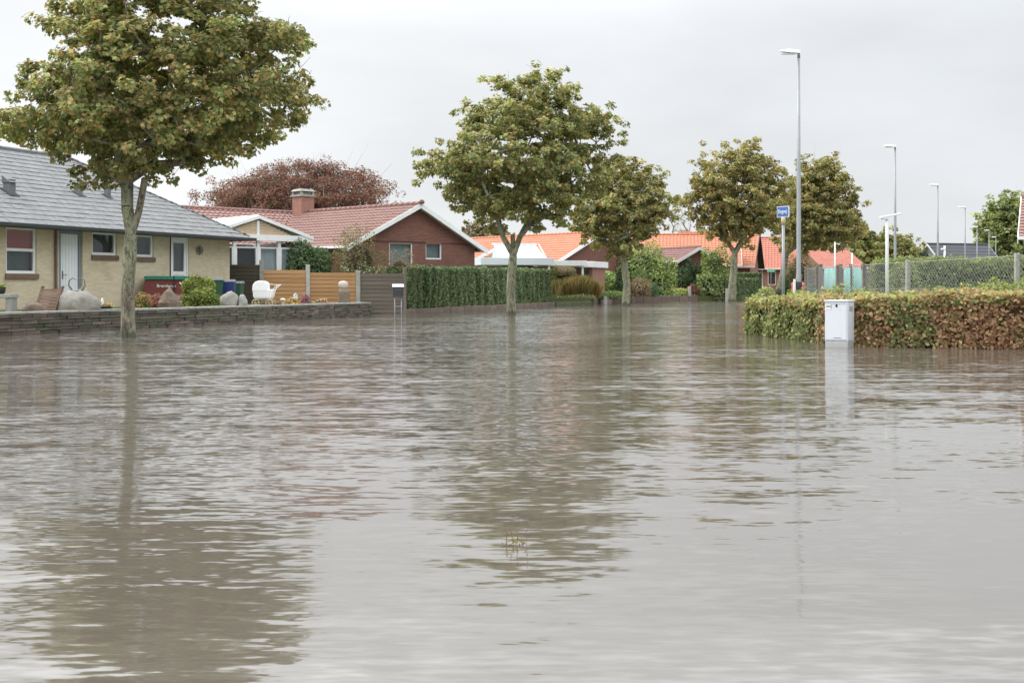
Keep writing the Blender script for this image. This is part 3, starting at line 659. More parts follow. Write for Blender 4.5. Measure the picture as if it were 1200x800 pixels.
# ---------- house 1: long yellow brick house, hipped slate roof
U1 = Vector((.36, .933)).normalized(); C1 = Vector((-10.76, 47.16)); ang1 = math.atan2(-U1.y, -U1.x)
H1 = thing('brick_house', 'long low yellow brick house with grey hipped roof and white plank door', 'house', (C1.x, C1.y, .4), ang1)
def on_wall(px, py=None, O=C1, D=-U1, zb=.4):
    k = (px-600)/F; s = (k*O.y-O.x)/(D.x-k*D.y); Y = O.y+D.y*s      # O.x + D.x s = k (O.y + D.y s)
    return (s, (PZ(py, Y)-zb) if py is not None else None, Y)
def rect(pl, pr, pt_, pb, f=on_wall):
    a = f(pr); b = f(pl); c = f((pl+pr)/2, pt_); d = f((pl+pr)/2, pb); return [min(a[0], b[0]), max(a[0], b[0]), d[1], c[1]]
HL, HH = 26.0, 2.50; Nw = (0, 1, 0); Xv = (1, 0, 0)
wA = rect(7, 43, 263.5, 320.5); wB = rect(108, 137, 268, 299); wC = rect(150, 180, 271, 301); dA = rect(69, 97, 266.5, 349); dB = rect(200.5, 221.5, 274, 346)
dA[2] = .02; dB[2] = .02; 
for o_ in (wA, wB, wC, dA, dB): o_[3] = min(o_[3], HH-.04)
mb = MB(); wall_panel(mb, (0, 0, 0), Xv, HL, HH, Nw, [wA, wB, wC, dA, dB]); wall_panel(mb, (0, 0, 0), (0, -1, 0), 8.3, HH, (-1, 0, 0))
wall_panel(mb, (0, -8.3, 0), Xv, HL, HH, (0, -1, 0)); wall_panel(mb, (HL, 0, 0), (0, -1, 0), 8.3, HH, (1, 0, 0)); mb.build('wall', M['yellow_brick'], H1)
MB().box(.05, HL-.05, -8.25, -.35, 0, .02).build('floor_slab', M['dark_room'], H1)
window(H1, (0,0,0), Xv, Nw, *wA, bars=[wA[2]+(wA[3]-wA[2])*.51], back='grey_room', sill='wood_brown', upper_back=(wA[2]+(wA[3]-wA[2])*.53, 'red_blind'), fw=.085)
window(H1, (0,0,0), Xv, Nw, *wB, back='grey_room', sill='wood_brown', fw=.085)
window(H1, (0,0,0), Xv, Nw, *wC, back='grey_room', sill='wood_brown', fw=.085)
# plank door with grey-blue surround
fm = MB(); x0, x1, z0, z1 = dA
fm.box(x0+.003, x0+.1, -.16, -.06, z0, z1-.003); fm.box(x1-.16, x1-.003, -.16, -.06, z0, z1-.003); fm.box(x0+.1, x1-.16, -.16, -.06, z1-.12, z1-.003)
fm.build('door_frame', M['greyblue'], H1)
door = MB().box(x0+.1, x1-.16, -.2, -.13, z0, z1-.12).build('door', M['white_door'], H1)
nb = 6; wv = (x1-.16-x0-.1)/nb
for k in range(nb): MB().box(x0+.1+k*wv+.008, x0+.1+(k+1)*wv-.008, -.128, -.108, z0+.01, z1-.13).build('plank', M['white_door'], door, bevel=.003)
MB().box(x1-.30, x1-.26, -.105, -.09, z0+.9, z0+1.15).tube([(x1-.28, -.09, z0+1.03), (x1-.28, -.045, z0+1.03), (x1-.40, -.045, z0+1.03)], .011, 6).build('handle', M['steel_dark'], door)
# white half glazed door
x0, x1, z0, z1 = dB; fm = MB()
fm.box(x0+.003, x0+.08, -.12, -.03, z0, z1-.003); fm.box(x1-.08, x1-.003, -.12, -.03, z0, z1-.003); fm.box(x0+.08, x1-.08, -.12, -.03, z1-.08, z1-.003); fm.build('door_frame', M['white'], H1)
dm = MB(); a, b = x0+.08, x1-.08; g0, g1 = z0+1.2, z1-.22; pw = .13
dm.box(a, a+pw, -.12, -.06, z0, z1-.08); dm.box(b-pw, b, -.12, -.06, z0, z1-.08); dm.box(a+pw, b-pw, -.12, -.06, g1, z1-.08); dm.box(a+pw, b-pw, -.12, -.06, g0-.13, g0); dm.box(a+pw, b-pw, -.12, -.06, z0, z0+.2); dm.box(a+pw, b-pw, -.11, -.085, z0+.2, g0-.13)
d2 = dm.build('door', M['white'], H1); MB().box(a+pw, b-pw, -.1, -.09, g0, g1).build('pane', M['glass'], d2); MB().box(a+pw, b-pw, -.2, -.18, g0, g1).build('blind', M['grey_room'], d2)
MB().tube([(x1-.14, -.05, z0+1.0), (x1-.14, -.0, z0+1.0), (x1-.26, .0, z0+1.0)], .012, 6).build('handle', M['steel'], d2)
MB().tube([(x1+.06, .02, 0), (x1+.06, .02, HH)], .018, 6).build('cable', M['black'], H1)
sx = on_wall(64)[0]; MB().tube([(sx, .06, .0), (sx, .06, HH-.05)], .04, 8).build('downpipe', M['wood_brown'], H1)
# house front ornament
s_, z_, _ = on_wall(233, 293); om = MB()
for k in range(9):
    a_ = k*.7; om.tube([(s_, .03, z_), (s_+math.cos(a_)*.16, .05, z_+math.sin(a_)*.13), (s_+math.cos(a_+.5)*.23, .03, z_+math.sin(a_+.5)*.17)], [.02, .015, .02], 5)
om.build('wall_ornament', M['steel_dark'], H1)
# roof
OV = .62; ez = HH+.03; D1 = 8.3; rz1 = 5.34; hr = (D1/2+OV)
e0 = (-OV, OV, ez); e1 = (HL+OV, OV, ez); r0 = (-OV+hr, -D1/2, rz1); r1 = (HL+OV-hr, -D1/2, rz1); b0_ = (-OV, -D1-OV, ez); b1_ = (HL+OV, -D1-OV, ez)
rf1 = roof_face(H1, [e0, e1, r1, r0], M['slate'], M['slate_dark'], .30, .32, .02, 0, 'slates', .005, 3)
roof_face(H1, [b0_, e0, r0], M['slate'], M['slate_dark'], .30, .32, .02, 0, 'slates', .005, 4)
roof_face(H1, [b1_, b0_, r0, r1], M['slate'], M['slate_dark'], .6, .6, .03, 0, 'slates', .01, 5)
roof_face(H1, [e1, b1_, r1], M['slate'], M['slate_dark'], .6, .6, .03, 0, 'slates', .01, 6)
ridge_tiles(H1, Vector(r0)+Vector((0,0,.03)), Vector(r1)+Vector((0,0,.03)), M['slate'], .07); ridge_tiles(H1, Vector(e0)+Vector((.1,-.1,.05)), Vector(r0)+Vector((0,0,.03)), M['slate'], .06)
ridge_tiles(H1, Vector(b0_)+Vector((.1,.1,.05)), Vector(r0)+Vector((0,0,.03)), M['slate'], .06)
g = MB(); g.box(-OV-.06, HL+OV, OV+.004, OV+.12, ez-.11, ez+.01); g.box(-OV-.12, -OV-.004, -D1-OV, OV+.12, ez-.11, ez+.01); g.build('gutter', M['gutter'], H1, bevel=.02)
g = MB(); g.box(-OV, HL+OV, .03, OV-.01, ez-.1, ez-.075); g.build('soffit', M['gutter'], H1)
# three roof vents standing on the slope
slope = Vector((0, -hr, rz1-ez)).normalized()
for (px_, py_, w_, h_, hood) in ((11, 226, .26, .42, 1), (92, 228, .19, .34, 0), (126, 231, .17, .30, 0)):
    best = None
    for i in range(400):                     # point of the slope seen at that pixel
        q = i/400*hr; yl = OV-q; zl = ez+(rz1-ez)*q/hr
        O2 = C1+Vector((math.cos(ang1+math.pi/2), math.sin(ang1+math.pi/2)))*yl
        s, z, Y = on_wall(px_, py_, O2); e = abs(z-zl)
        if best is None or e < best[0]: best = (e, s, yl, zl)
    _, s, yl, zl = best; v = MB(); v.box(s-w_/2, s+w_/2, yl-w_/2, yl+w_/2, zl-.12, zl+h_)
    if hood: v.add([(s-w_*.7, yl+w_*.8, zl+h_*.75), (s+w_*.7, yl+w_*.8, zl+h_*.75), (s+w_*.6, yl-w_*.6, zl+h_*1.3), (s-w_*.6, yl-w_*.6, zl+h_*1.3), (s-w_*.6, yl-w_*.6, zl+h_*.7), (s+w_*.6, yl-w_*.6, zl+h_*.7)], [(0,1,2,3),(3,2,5,4),(0,3,4),(1,5,2),(0,4,5,1)])
    else: v.box(s-w_*.62, s+w_*.62, yl-w_*.62, yl+w_*.62, zl+h_+.004, zl+h_+.05)
    v.build('roof_vent', M['steel_dark'], H1, bevel=.01)
    MB().obox(Vector((s-w_*.8, yl+w_*.9, zl+.045-w_*.9*(rz1-ez)/hr)), (w_*1.6, 0, 0), slope*w_*2.0, Vector((0, slope.z, -slope.y))*.02*-1).build('flashing', M['slate_dark'], H1)

# ---------- generic gabled house; local x runs back along the ridge from the gable, y across
def gable_house(name, label, apex, ang, L, D, zb, eave, ridge, wall, tile, gable_open=(), side_open=(), verge='white', ov=.35, gov=.35, tw=.3, tile_h=.36, wave=.03, back_gable=True, side=1, fascia='white', group=None, seed=1, win_back='dark_room'):
    H = thing(name, label, 'house', (apex[0], apex[1], zb), ang, group)
    h = eave-zb; r = ridge-zb; mb = MB()
    wall_panel(mb, (0, -D/2, 0), (0, 1, 0), D, h, (-1, 0, 0), gable_open); wall_panel(mb, (L, -D/2, 0), (0, 1, 0), D, h, (1, 0, 0))
    wall_panel(mb, (0, side*D/2, 0), (1, 0, 0), L, h, (0, side, 0), side_open); wall_panel(mb, (0, -side*D/2, 0), (1, 0, 0), L, h, (0, -side, 0))
    gp = r-.06
    mb.add([(0, -D/2, h), (0, D/2, h), (0, 0, gp)], [(0, 2, 1)]); mb.add([(L, -D/2, h), (L, D/2, h), (L, 0, gp)], [(0, 1, 2)])
    mb.build('wall', M[wall], H)
    k = (r-h)/(D/2); ez_ = h-k*ov
    for sg in (1, -1):
        roof_face(H, [(-gov, sg*(D/2+ov), ez_), (L+gov, sg*(D/2+ov), ez_), (L+gov, 0, r), (-gov, 0, r)], M[tile], M['slate_dark'], tw, tile_h, .035, wave, 'roof_tiles', .006, seed)
        # barge boards
        n = Vector((0, sg*k, 1)).normalized()
        for xx in (-gov-.035, L+gov+.002):
            MB().obox(Vector((xx, sg*(D/2+ov+.05), ez_-.20-k*.05)), (.033, 0, 0), Vector((0, -sg*(D/2+ov+.05), r-ez_+k*.05)), (0, 0, .235)).build('barge_board', M[verge], H)
        MB().box(-gov, L+gov, sg*(D/2+ov)+(.004 if sg > 0 else -.12), sg*(D/2+ov)+(.12 if sg > 0 else -.004), ez_-.1, ez_+.01).build('gutter', M[fascia], H, bevel=.01)
        MB().add([(-gov, sg*(D/2+ov), ez_-.08), (-gov, 0, r-.09), (.0, 0, r-.09), (.0, sg*(D/2+ov), ez_-.08)], [(0, 1, 2, 3)]).build('soffit', M[verge], H)
    ridge_tiles(H, (-gov, 0, r+.03), (L+gov, 0, r+.03), M[tile], .11)
    for o in gable_open:
        window(H, (0, -D/2, 0), (0, 1, 0), (-1, 0, 0), *o[:4], sill='brick_sill' if 0 else None, back=win_back, vbars=o[4] if len(o) > 4 else ())
    for o in side_open:
        window(H, (0, side*D/2, 0), (1, 0, 0), (0, side, 0), *o[:4], back=win_back, vbars=o[4] if len(o) > 4 else ())
    return H
def wall_fn(O, D, zb):
    O = Vector(O); D = Vector(D)
    return lambda px, py=None: on_wall(px, py, O, D, zb)

# ---------- house 2: dark red brick, white barge boards, chimney; L-shaped
a2 = math.radians(135); ap2 = (-4.63, 59.3); D2 = 7.8; dx, dy = math.cos(a2+math.pi/2), math.sin(a2+math.pi/2)   # local y in world
f2 = wall_fn((ap2[0]-dx*D2/2, ap2[1]-dy*D2/2), (dx, dy), .4)
gw1 = rect(456, 484, 284, 320, f2); gw2 = rect(499, 518, 284, 304, f2)
H2 = gable_house('brick_house', 'dark red brick house with faded red roof, white barge boards and chimney', ap2, a2, 14, D2, .4, 3.13, 5.01, 'red_brick', 'tile_pink',
                 gable_open=[tuple(gw1), tuple(gw2)], ov=.45, gov=.4, seed=2, win_back='sky_reflect_back')
# rear wing: ridge runs towards the near left (local +y)
L2 = 9.9; Wd = 4.1; k2 = (5.01-3.13)/(D2/2); r_ = 4.61-.02
for (xa, xb) in ((L2-Wd, L2), (L2+Wd, L2)):
    y_in = 0.15
    roof_face(H2, [(xa, y_in+Wd, r_-k2*Wd) if xa < L2 else (xa, 0, r_-k2*Wd), (xa, 10.6, r_-k2*Wd), (L2, 10.6, r_), (L2, .05, r_)], M['tile_pink'], M['slate_dark'], .3, .36, .04, .045, 'roof_tiles', .006, 9)
ridge_tiles(H2, (L2, 0, r_+.03), (L2, 10.6, r_+.03), M['tile_pink'], .11)
wm = MB(); wm.box(L2-Wd+.5, L2+Wd-.5, D2/2+.1, 10.3, 0, 2.5); wm.build('wing_wall', M['yellow_brick'], H2)
# chimney
cb = MB(); cx, cy = L2-.75, .0; cb.box(cx-.41, cx+.41, cy-.41, cy+.41, 3.2, 5.42); ch_ = cb.build('chimney', M['pink_brick'], H2)
MB().box(cx-.48, cx+.48, cy-.48, cy+.48, 5.423, 5.52).build('chimney_collar', M['concrete'], ch_)
cm = MB()
for sx_ in (-1, 1):
    for sy_ in (-1, 1): cm.box(cx+sx_*.36-.06, cx+sx_*.36+.06, cy+sy_*.36-.06, cy+sy_*.36+.06, 5.523, 5.7)
cm.box(cx-.3, cx+.3, cy-.3, cy+.3, 5.523, 5.64)
cm.add([(cx-.47, cy-.47, 5.7), (cx+.47, cy-.47, 5.7), (cx+.47, cy+.47, 5.7), (cx-.47, cy+.47, 5.7), (cx-.36, cy-.36, 5.83), (cx+.36, cy-.36, 5.83), (cx+.36, cy+.36, 5.83), (cx-.36, cy+.36, 5.83)], [(0,3,2,1),(4,5,6,7),(0,1,5,4),(1,2,6,5),(2,3,7,6),(3,0,4,7)])
cm.build('chimney_cap', M['concrete'], ch_)
MB().lathe([(.0, 0), (.13, .02), (.15, .1), (.08, .2), (.0, .22)], 10, (-.46, 0, 4.6)).build('finial', M['rust'], H2, True)

# ---------- white conservatory beside the yellow house
ac = math.atan2(3.4, -2.8); CA = P(302, 256, 50); KO = thing('conservatory', 'white timber conservatory with boarded gable behind the dark fence panel', 'conservatory', (CA.x, CA.y, .4), ac)
hc = 2.52; rc = CA.z-.4; Dc = 4.3
mb = MB()
for y_ in (-Dc/2, -Dc/2+1.1, -.1, .95, Dc/2-.12): mb.box(.0, .12, y_, y_+.12, 0, hc)
mb.build('posts', M['white'], KO)
MB().box(-.12, .13, -Dc/2-.35, Dc/2+.3, hc+.003, hc+.24).build('fascia', M['white'], KO)
for y_, z_ in ((1, 0), (-1, 0)): pass
nbd = 9
for k in range(nbd):      # honey boards filling the gable
    z0_ = hc+.24+k*(rc-.1-hc-.24)/nbd; z1_ = hc+.24+(k+1)*(rc-.1-hc-.24)/nbd; hw = (Dc/2+.1)*(1-(z1_-hc)/(rc-hc))
    if hw > .05: MB().box(.0, .05, -hw, hw, z0_+.004, z1_-.004).build('board', M['wood_honey'], KO)
MB().box(-.06, -.003, -.05, .05, hc+.243, rc-.08).build('king_post', M['white'], KO)
for sg in (1, -1):
    MB().obox((-.15, sg*(Dc/2+.35), hc+.09), (.12, 0, 0), (0, -sg*(Dc/2+.35), rc-hc-.1), (0, 0, .13)).build('barge_board', M['white'], KO)
    MB().obox((-.03, sg*(Dc/2+.35), hc+.2), (4.4, 0, 0), (0, -sg*(Dc/2+.35), rc-hc-.1), (0, 0, .05)).build('roof_sheet', M['white'], KO)
for (a_, b_, bk) in ((-Dc/2+.12, -Dc/2+1.1, 'curtain'), (-Dc/2+1.22, -.1, 'curtain'), (.02, .95, 'dark_room'), (1.07, Dc/2-.12, 'dark_room')):
    window(KO, (0, 0, 0), (0, 1, 0), (-1, 0, 0), a_, b_, .5, hc-.25, back=bk, fw=.05, inset=.02)
    MB().box(.02, .1, a_, b_, 0, .49).build('apron_panel', M['white'], KO)
mb = MB(); mb.box(.15, 4.3, -Dc/2, -Dc/2+.1, 0, hc); mb.box(.15, 4.3, Dc/2-.1, Dc/2, 0, hc); mb.box(4.3, 4.4, -Dc/2, Dc/2, 0, hc); mb.build('side_wall', M['white'], KO)

# ---------- house 3: orange roof, red brick gable
a3 = math.radians(128.7); ap3 = (5.65, 82)
H3 = gable_house('brick_house', 'red brick house with bright orange tile roof behind the white carport', ap3, a3, 13.5, 7.0, .4, 2.85, 4.62, 'red_brick', 'tile_orange', ov=.4, gov=.4, tw=.3, seed=4)
# carport with white fascia and glazed lantern, before house 3
CO = thing('carport', 'flat white-fasciaed carport with glazed roof light behind the clipped hedge', 'carport', (PX(603, 74), 74, .4), math.radians(12))
MB().box(-2.4, 1.95, -1.9, 2.2, 1.92, 2.34).build('fascia', M['plastic_grey'], CO, bevel=.01)
MB().box(1.953, 4.3, -.6, 3.5, 1.9, 2.22).build('side_canopy', M['white'], CO, bevel=.01)
for (x_, y_) in ((-2.2, -1.7), (-.3, -1.7), (1.7, -1.7), (4.1, -.4), (-2.2, 2.0)): MB().box(x_-.06, x_+.06, y_-.06, y_+.06, 0, 1.917).build('post', M['white'], CO)
mb = MB(); mb.box(-2.35, 1.9, 2.21, 2.35, 0, 1.9); mb.build('back_wall', M['red_brick'], CO)
zz = 2.345
sk = MB(); sk.add([(-1.2, -1.0, zz), (1.7, -1.0, zz), (1.4, .6, zz+.85), (-1.1, .6, zz+.85), (-1.2, 1.0, zz), (1.7, 1.0, zz)], [(0,1,2,3),(3,2,5,4),(0,3,4),(1,5,2)]); sk.build('roof_light', M['roof_glass'], CO)
for k in range(5):
    x_ = -1.17+k*.71; MB().obox((x_, -1.02, zz+.01), (.05, 0, 0), (-.02*k, 1.6, .85), (0, -.02, .035)).build('glazing_bar', M['white'], CO)
MB().box(-1.25, 1.5, .55, .68, zz+.82, zz+.93).build('roof_light_ridge', M['white'], CO)
# small honey gable at its left
GS = thing('shed', 'small timber gable with white verge left of the glazed roof light', 'shed', (PX(586, 77), 77, .4), math.radians(90))
MB().add([(0, -.1, 2.0), (0, 1.9, 2.0), (0, .0, 2.95), (.05, -.1, 2.0), (.05, 1.9, 2.0), (.05, 0, 2.95)], [(0, 2, 1), (3, 4, 5), (0, 1, 4, 3), (1, 2, 5, 4), (2, 0, 3, 5)]).build('gable_boards', M['wood_honey'], GS)
MB().obox((-.15, 2.2, 1.9), (.1, 0, 0), (0, -2.3, 1.2), (0, 0, .2)).build('verge_board', M['white'], GS)
MB().box(0.06, 3, -.1, 1.9, 0, 2.0).build('wall', M['wood_honey'], GS)
MB().obox((-.05, 2.2, 2.05), (3.2, 0, 0), (0, -2.3, 1.2), (0, 0, .06)).build('roof', M['tile_orange'], GS)
# porch with a white slab roof
PO = thing('porch', 'brick porch with thick white slab roof and grey door behind the reeds', 'porch', (PX(686, 76), 76, .4), math.radians(-20))
MB().box(-1.9, .62, -.35, 3.0, 1.83, 2.2).build('slab_roof', M['white'], PO, bevel=.015)
mb = MB(); wall_panel(mb, (-.75, 0, 0), (1, 0, 0), 1.2, 1.827, (0, -1, 0), [(.32, .98, .02, 1.7)]); wall_panel(mb, (.45, 0, 0), (0, 1, 0), 2.8, 1.827, (1, 0, 0)); wall_panel(mb, (-.75, 0, 0), (0, 1, 0), 2.8, 1.827, (-1, 0, 0)); mb.build('wall', M['pink_brick'], PO)
window(PO, (-.75, 0, 0), (1, 0, 0), (0, -1, 0), .32, .98, .02, 1.7, frame='greyblue', back='curtain', vbars=(.65,), fw=.06)

# ---------- houses further along
def far_windows(H, O, U, Nn, specs):
    for s in specs: window(H, O, U, Nn, *s, fw=.08, back='dark_room')
H4 = gable_house('brick_house', 'long orange-roofed house behind the bushes with a low brown cross gable before it', (PX(862, 108), 108, ), math.radians(172), 10.2, 8, .4, 3.05, 5.6, 'pink_brick', 'tile_orange', side=1, seed=6)
H4b = gable_house('brick_annex', 'low dark brick annex with brown roof and white barge boards among the bushes', (PX(817, 95), 95), math.radians(118), 7, 3.6, .4, 3.15, 4.05, 'red_brick', 'tile_brown', ov=.3, gov=.35, seed=7)
H5 = gable_house('brick_house', 'orange-roofed house with steep grey gable and dark roof edge beside the end hedge', (PX(884, 113), 113), math.radians(163), 6.5, 7.5, .4, 3.1, 6.0, 'pink_brick', 'tile_orange', verge='gutter', ov=.4, gov=.5, seed=8,
                 gable_open=[(2.2, 2.9, 1.0, 2.0), (4.3, 5.2, 1.0, 2.1)], side_open=[(1.0, 1.9, .9, 2.2)])
H6 = gable_house('brick_house', 'pale red brick house with white windows behind the street name sign', (PX(932, 125), 126), math.radians(168), 8.0, 8, .4, 3.1, 6.0, 'pink_brick', 'tile_red', ov=.4, gov=.3, seed=10,
                 side_open=[(1.7, 2.5, .8, 2.4), (3.0, 3.8, .5, 2.4)])
H7 = gable_house('brick_house', 'red-roofed bungalow beyond the teal netting and chain-link fence', (27.75, 116.5), math.radians(3), 3.6, 10.6, .3, 2.85, 4.5, 'pink_brick', 'tile_red', verge='wood_brown', ov=.4, gov=.3, side=-1, seed=13, side_open=[(.5, 1.2, .7, 1.9), (2.1, 2.9, .7, 1.9)])
H8 = gable_house('hall', 'dark grey-roofed hall with pale blue gable under the third lamp post', (PX(1089, 150), 150), math.radians(18), 8.2, 7, .3, 3.2, 6.2, 'facade_grey', 'tile_black', verge='white', ov=.3, gov=.3, tw=.5, tile_h=.6, wave=0, side=-1, seed=14,
                 gable_open=[(1.3, 2.4, 1.6, 2.7), (3.9, 5.0, 1.6, 2.7)], win_back='grey_room')
H9 = gable_house('brick_house', 'red tiled house corner cut off by the right edge of the photograph', (20.1, 48.0), math.radians(-24), 10, 7.4, .3, 3.0, 4.55, 'pink_brick', 'tile_pink', ov=.35, gov=.3, tile_h=.32, side=-1, seed=15)
struct('distant_roof', MB().add([(PX(1125,170), 170, 2.2), (PX(1165,170), 170, 2.2), (PX(1160,172), 173, 3.4), (PX(1130,172), 173, 3.4), (PX(1125,170), 176, 2.2), (PX(1165,170), 176, 2.2)], [(0,1,2,3),(3,2,5,4),(0,3,4),(1,5,2),(0,4,5,1)]), M['tile_red'])

# ============================================================ RETAINING WALL (left)
WD = (LWALL1-LWALL0); WL = WD.length; Wu = WD.normalized()
RW = thing('garden_wall', 'low retaining wall of flat dark stones along the left garden, standing in the flood', 'wall', (LWALL0.x, LWALL0.y, -.38), math.atan2(Wu.y, Wu.x))
def wallx(px): k = (px-600)/F; return (k*LWALL0.y-LWALL0.x)/(Wu.x-k*Wu.y)
MB().box(0, WL, .06, .34, 0, .8).build('wall_core', M['wall_core'], RW)
rs = random.Random(5); stones = []
variants = {}
def stone_mesh(i):
    if i in variants: return variants[i]
    r2 = random.Random(i); mb = MB(); mb.box(0, 1, -.5, .5, 0, 1)
    mb.v = [(x+r2.uniform(-.02, .02), y+(r2.uniform(-.12, .04) if y < 0 else 0), z+r2.uniform(-.06, .06)) for x, y, z in mb.v]
    variants[i] = mb.mesh('stone', M[('wall_stone', 'wall_stone2', 'wall_stone3', 'wall_stone')[i % 4]]); return variants[i]
zc = .30; 
while zc < .84:
    hgt = rs.uniform(.05, .085) if zc < .78 else .06; x = -rs.uniform(0, .3)
    while x < WL:
        ln = rs.uniform(.22, .55); stones.append((x, ln, zc, hgt)); x += ln+rs.uniform(.008, .02)
    zc += hgt+.010
xl0 = wallx(-10)
vis = sorted([s for s in stones if s[0]+s[1] > xl0 and s[2] > .34], key=lambda s: s[0]+s[1])
pick_ = set(id(s) for s in vis[:300]); rest = MB()
for s in stones:
    x, ln, z_, hg = s; pr = rs.uniform(0, .05)
    if id(s) in pick_:
        o = bpy.data.objects.new('stone', stone_mesh(rs.randrange(12))); COL.objects.link(o); o.parent = RW
        o.location = (x, .05-pr+.02, z_); o.scale = (ln, .16, hg)
    else: rest.box(x, x+ln, -.02-pr+.02, .08, z_, z_+hg)
rest.build('stone_courses', M['wall_stone'], RW, kind='stuff')
cx_ = 0
cap = MB()
while cx_ < WL:
    ln = rs.uniform(.5, .95); cap.box(cx_+.006, cx_+ln-.006, -.06+rs.uniform(-.015, .015), .36, .842, .882+rs.uniform(0, .012)); cx_ += ln
cap.build('coping', M['concrete'], RW, kind='stuff')
# return end toward the fence
for i, (u, ln) in enumerate([(0, .4), (.42, .5), (.95, .45), (1.45, .5), (2.0, .45), (2.5, .5), (3.05, .5), (3.6, .4), (4.05, .45)]):
    MB().box(WL+.004, WL+.3, .06+u, .06+u+ln, .3, .86).build('stone', M['wall_stone'], RW, bevel=.02)

# kerb under the clipped hedge, planting edge, low wall beyond
def edge_wall(name, label, a, b, z1, th, mat, cat='kerb', step=.9):
    a, b = Vector(a), Vector(b); d = b-a; L = d.length; T = thing(name, label, cat, (a.x, a.y, -.38), math.atan2(d.y, d.x)); x = 0; r2 = random.Random(int(L*10))
    while x < L-.05:
        ln = min(step*r2.uniform(.8, 1.15), L-x); MB().box(x+.01, x+ln-.01, r2.uniform(-.02, .02), th, 0, z1+.38+r2.uniform(-.02, .02)).build('block', M[mat], T, bevel=.02); x += ln
    return T
edge_wall('stone_kerb', 'grey stone kerb at the foot of the clipped green hedge', (-4.25, 49.7), (2.5, 70.4), .17, .3, 'wall_stone3')
edge_wall('stone_kerb', 'short mossy kerb before the reeds and topiary ball', (2.5, 70.2), (4.55, 71.0), .2, .3, 'wall_stone2')
edge_wall('low_wall', 'low dark wall before the clipped shrubs and big bushes', (4.9, 73.5), (8.6, 86.8), .35, .3, 'wall_stone3', 'wall')
edge_wall('low_wall', 'low reddish wall at the far waterline before the dark conifers', (8.6, 87.0), (13.6, 90.6), .38, .3, 'wall_stone3', 'wall')

# ============================================================ FENCE OF BOARD PANELS
FA, FB = Vector((PX(269, 48.0), 48.0)), Vector((PX(474, 49.8), 49.8)); Fd = (FB-FA).normalized()
def fx(px): k = (px-600)/F; return (k*FA.y-FA.x)/(Fd.x-k*Fd.y)
FE = thing('board_fence', 'garden fence of dark, orange and grey board panels between weathered posts', 'fence', (FA.x, FA.y, -.2), math.atan2(Fd.y, Fd.x))
def fz(px, py): Y = FA.y+Fd.y*fx(px); return PZ(py, Y)+.2
for (pa, pb, pyt, z0_, mt, nb_, lab) in ((270, 304, 309.5, .3, 'wood_dark', 13, 'near-black stained board'), (309, 358.5, 316, .45, 'wood_orange', 9, 'orange new board'), (363, 417, 319, .45, 'wood_orange', 9, 'orange new board'), (422, 472.5, 320, -.1, 'wood_grey', 12, 'grey weathered board')):
    xa, xb = fx(pa), fx(pb); zt = fz((pa+pb)/2, pyt); hb = (zt-z0_)/nb_
    me = None
    for k in range(nb_):
        yo = rs.uniform(-.006, .006)
        if me is None: me = MB().box(0, xb-xa, 0, .025, 0, hb-.018).mesh('board', M[mt])
        o = bpy.data.objects.new('board', me); COL.objects.link(o); o.parent = FE; o.location = (xa, yo+rs.uniform(-.004, .004), z0_+k*hb+rs.uniform(-.002, .002)); o.rotation_euler = (rs.uniform(-.02, .02), rs.uniform(-.001, .001), 0); o['label'] = lab
    MB().box(xa+.0, xb, .04, .055, z0_, zt-.03).build('backing', M['wood_dark' if mt != 'wood_orange' else 'wood_brown'], FE)
for (pa, pb, pyt, mt) in ((304, 309, 304.5, 'concrete'), (358.5, 363, 310, 'concrete_pale'), (417, 422, 317, 'concrete'), (472.5, 476, 314, 'wood_grey')):
    MB().box(fx(pa), fx(pb), -.06, .1, -.1, fz(pa, pyt)).build('post', M[mt], FE, bevel=.012)

# ============================================================ HEDGES
THUJA = [(.15, .22, .10), (.10, .155, .07), (.19, .26, .125), (.24, .27, .15)]
hedge('thuja_hedge', 'tall straight-clipped green conifer hedge behind the middle maple', [(-4.15, 50.3), (2.2, 70.6)], 1.1, .1, [1.80, 1.92], 1500, .085, THUJA, None, upright=1.6, shape='oval', matl='leaf_matte', side=1, wob=.16, core='core_green')
hedge('thuja_hedge', 'dark green clipped hedge by the last maple at the end of the street', [(15.9, 91.2), (19.3, 96.5)], 1.2, .0, [1.55, 1.6], 900, .11, THUJA, None, upright=1.5, matl='leaf_matte', wob=.12)
hedge('thuja_hedge', 'second low dark hedge rising behind the end hedge before the grey gable', [(PX(850, 101), 101), (PX(892, 103), 103)], 1.0, .3, [2.1, 2.1], 700, .12, THUJA, None, upright=1.5, matl='leaf_matte', wob=.1)
hedge('hedge', 'grey-green untidy hedge left of the last maple', [(PX(838, 93), 93), (PX(858, 93.5), 93.5)], 1.2, .2, [1.8, 1.85], 600, .12, [(.09, .12, .06), (.06, .08, .04)], None, wob=.2)
BEECH = [(.17, .21, .085), (.40, .39, .17), (.38, .25, .14), (.28, .15, .09), (.46, .29, .17)]
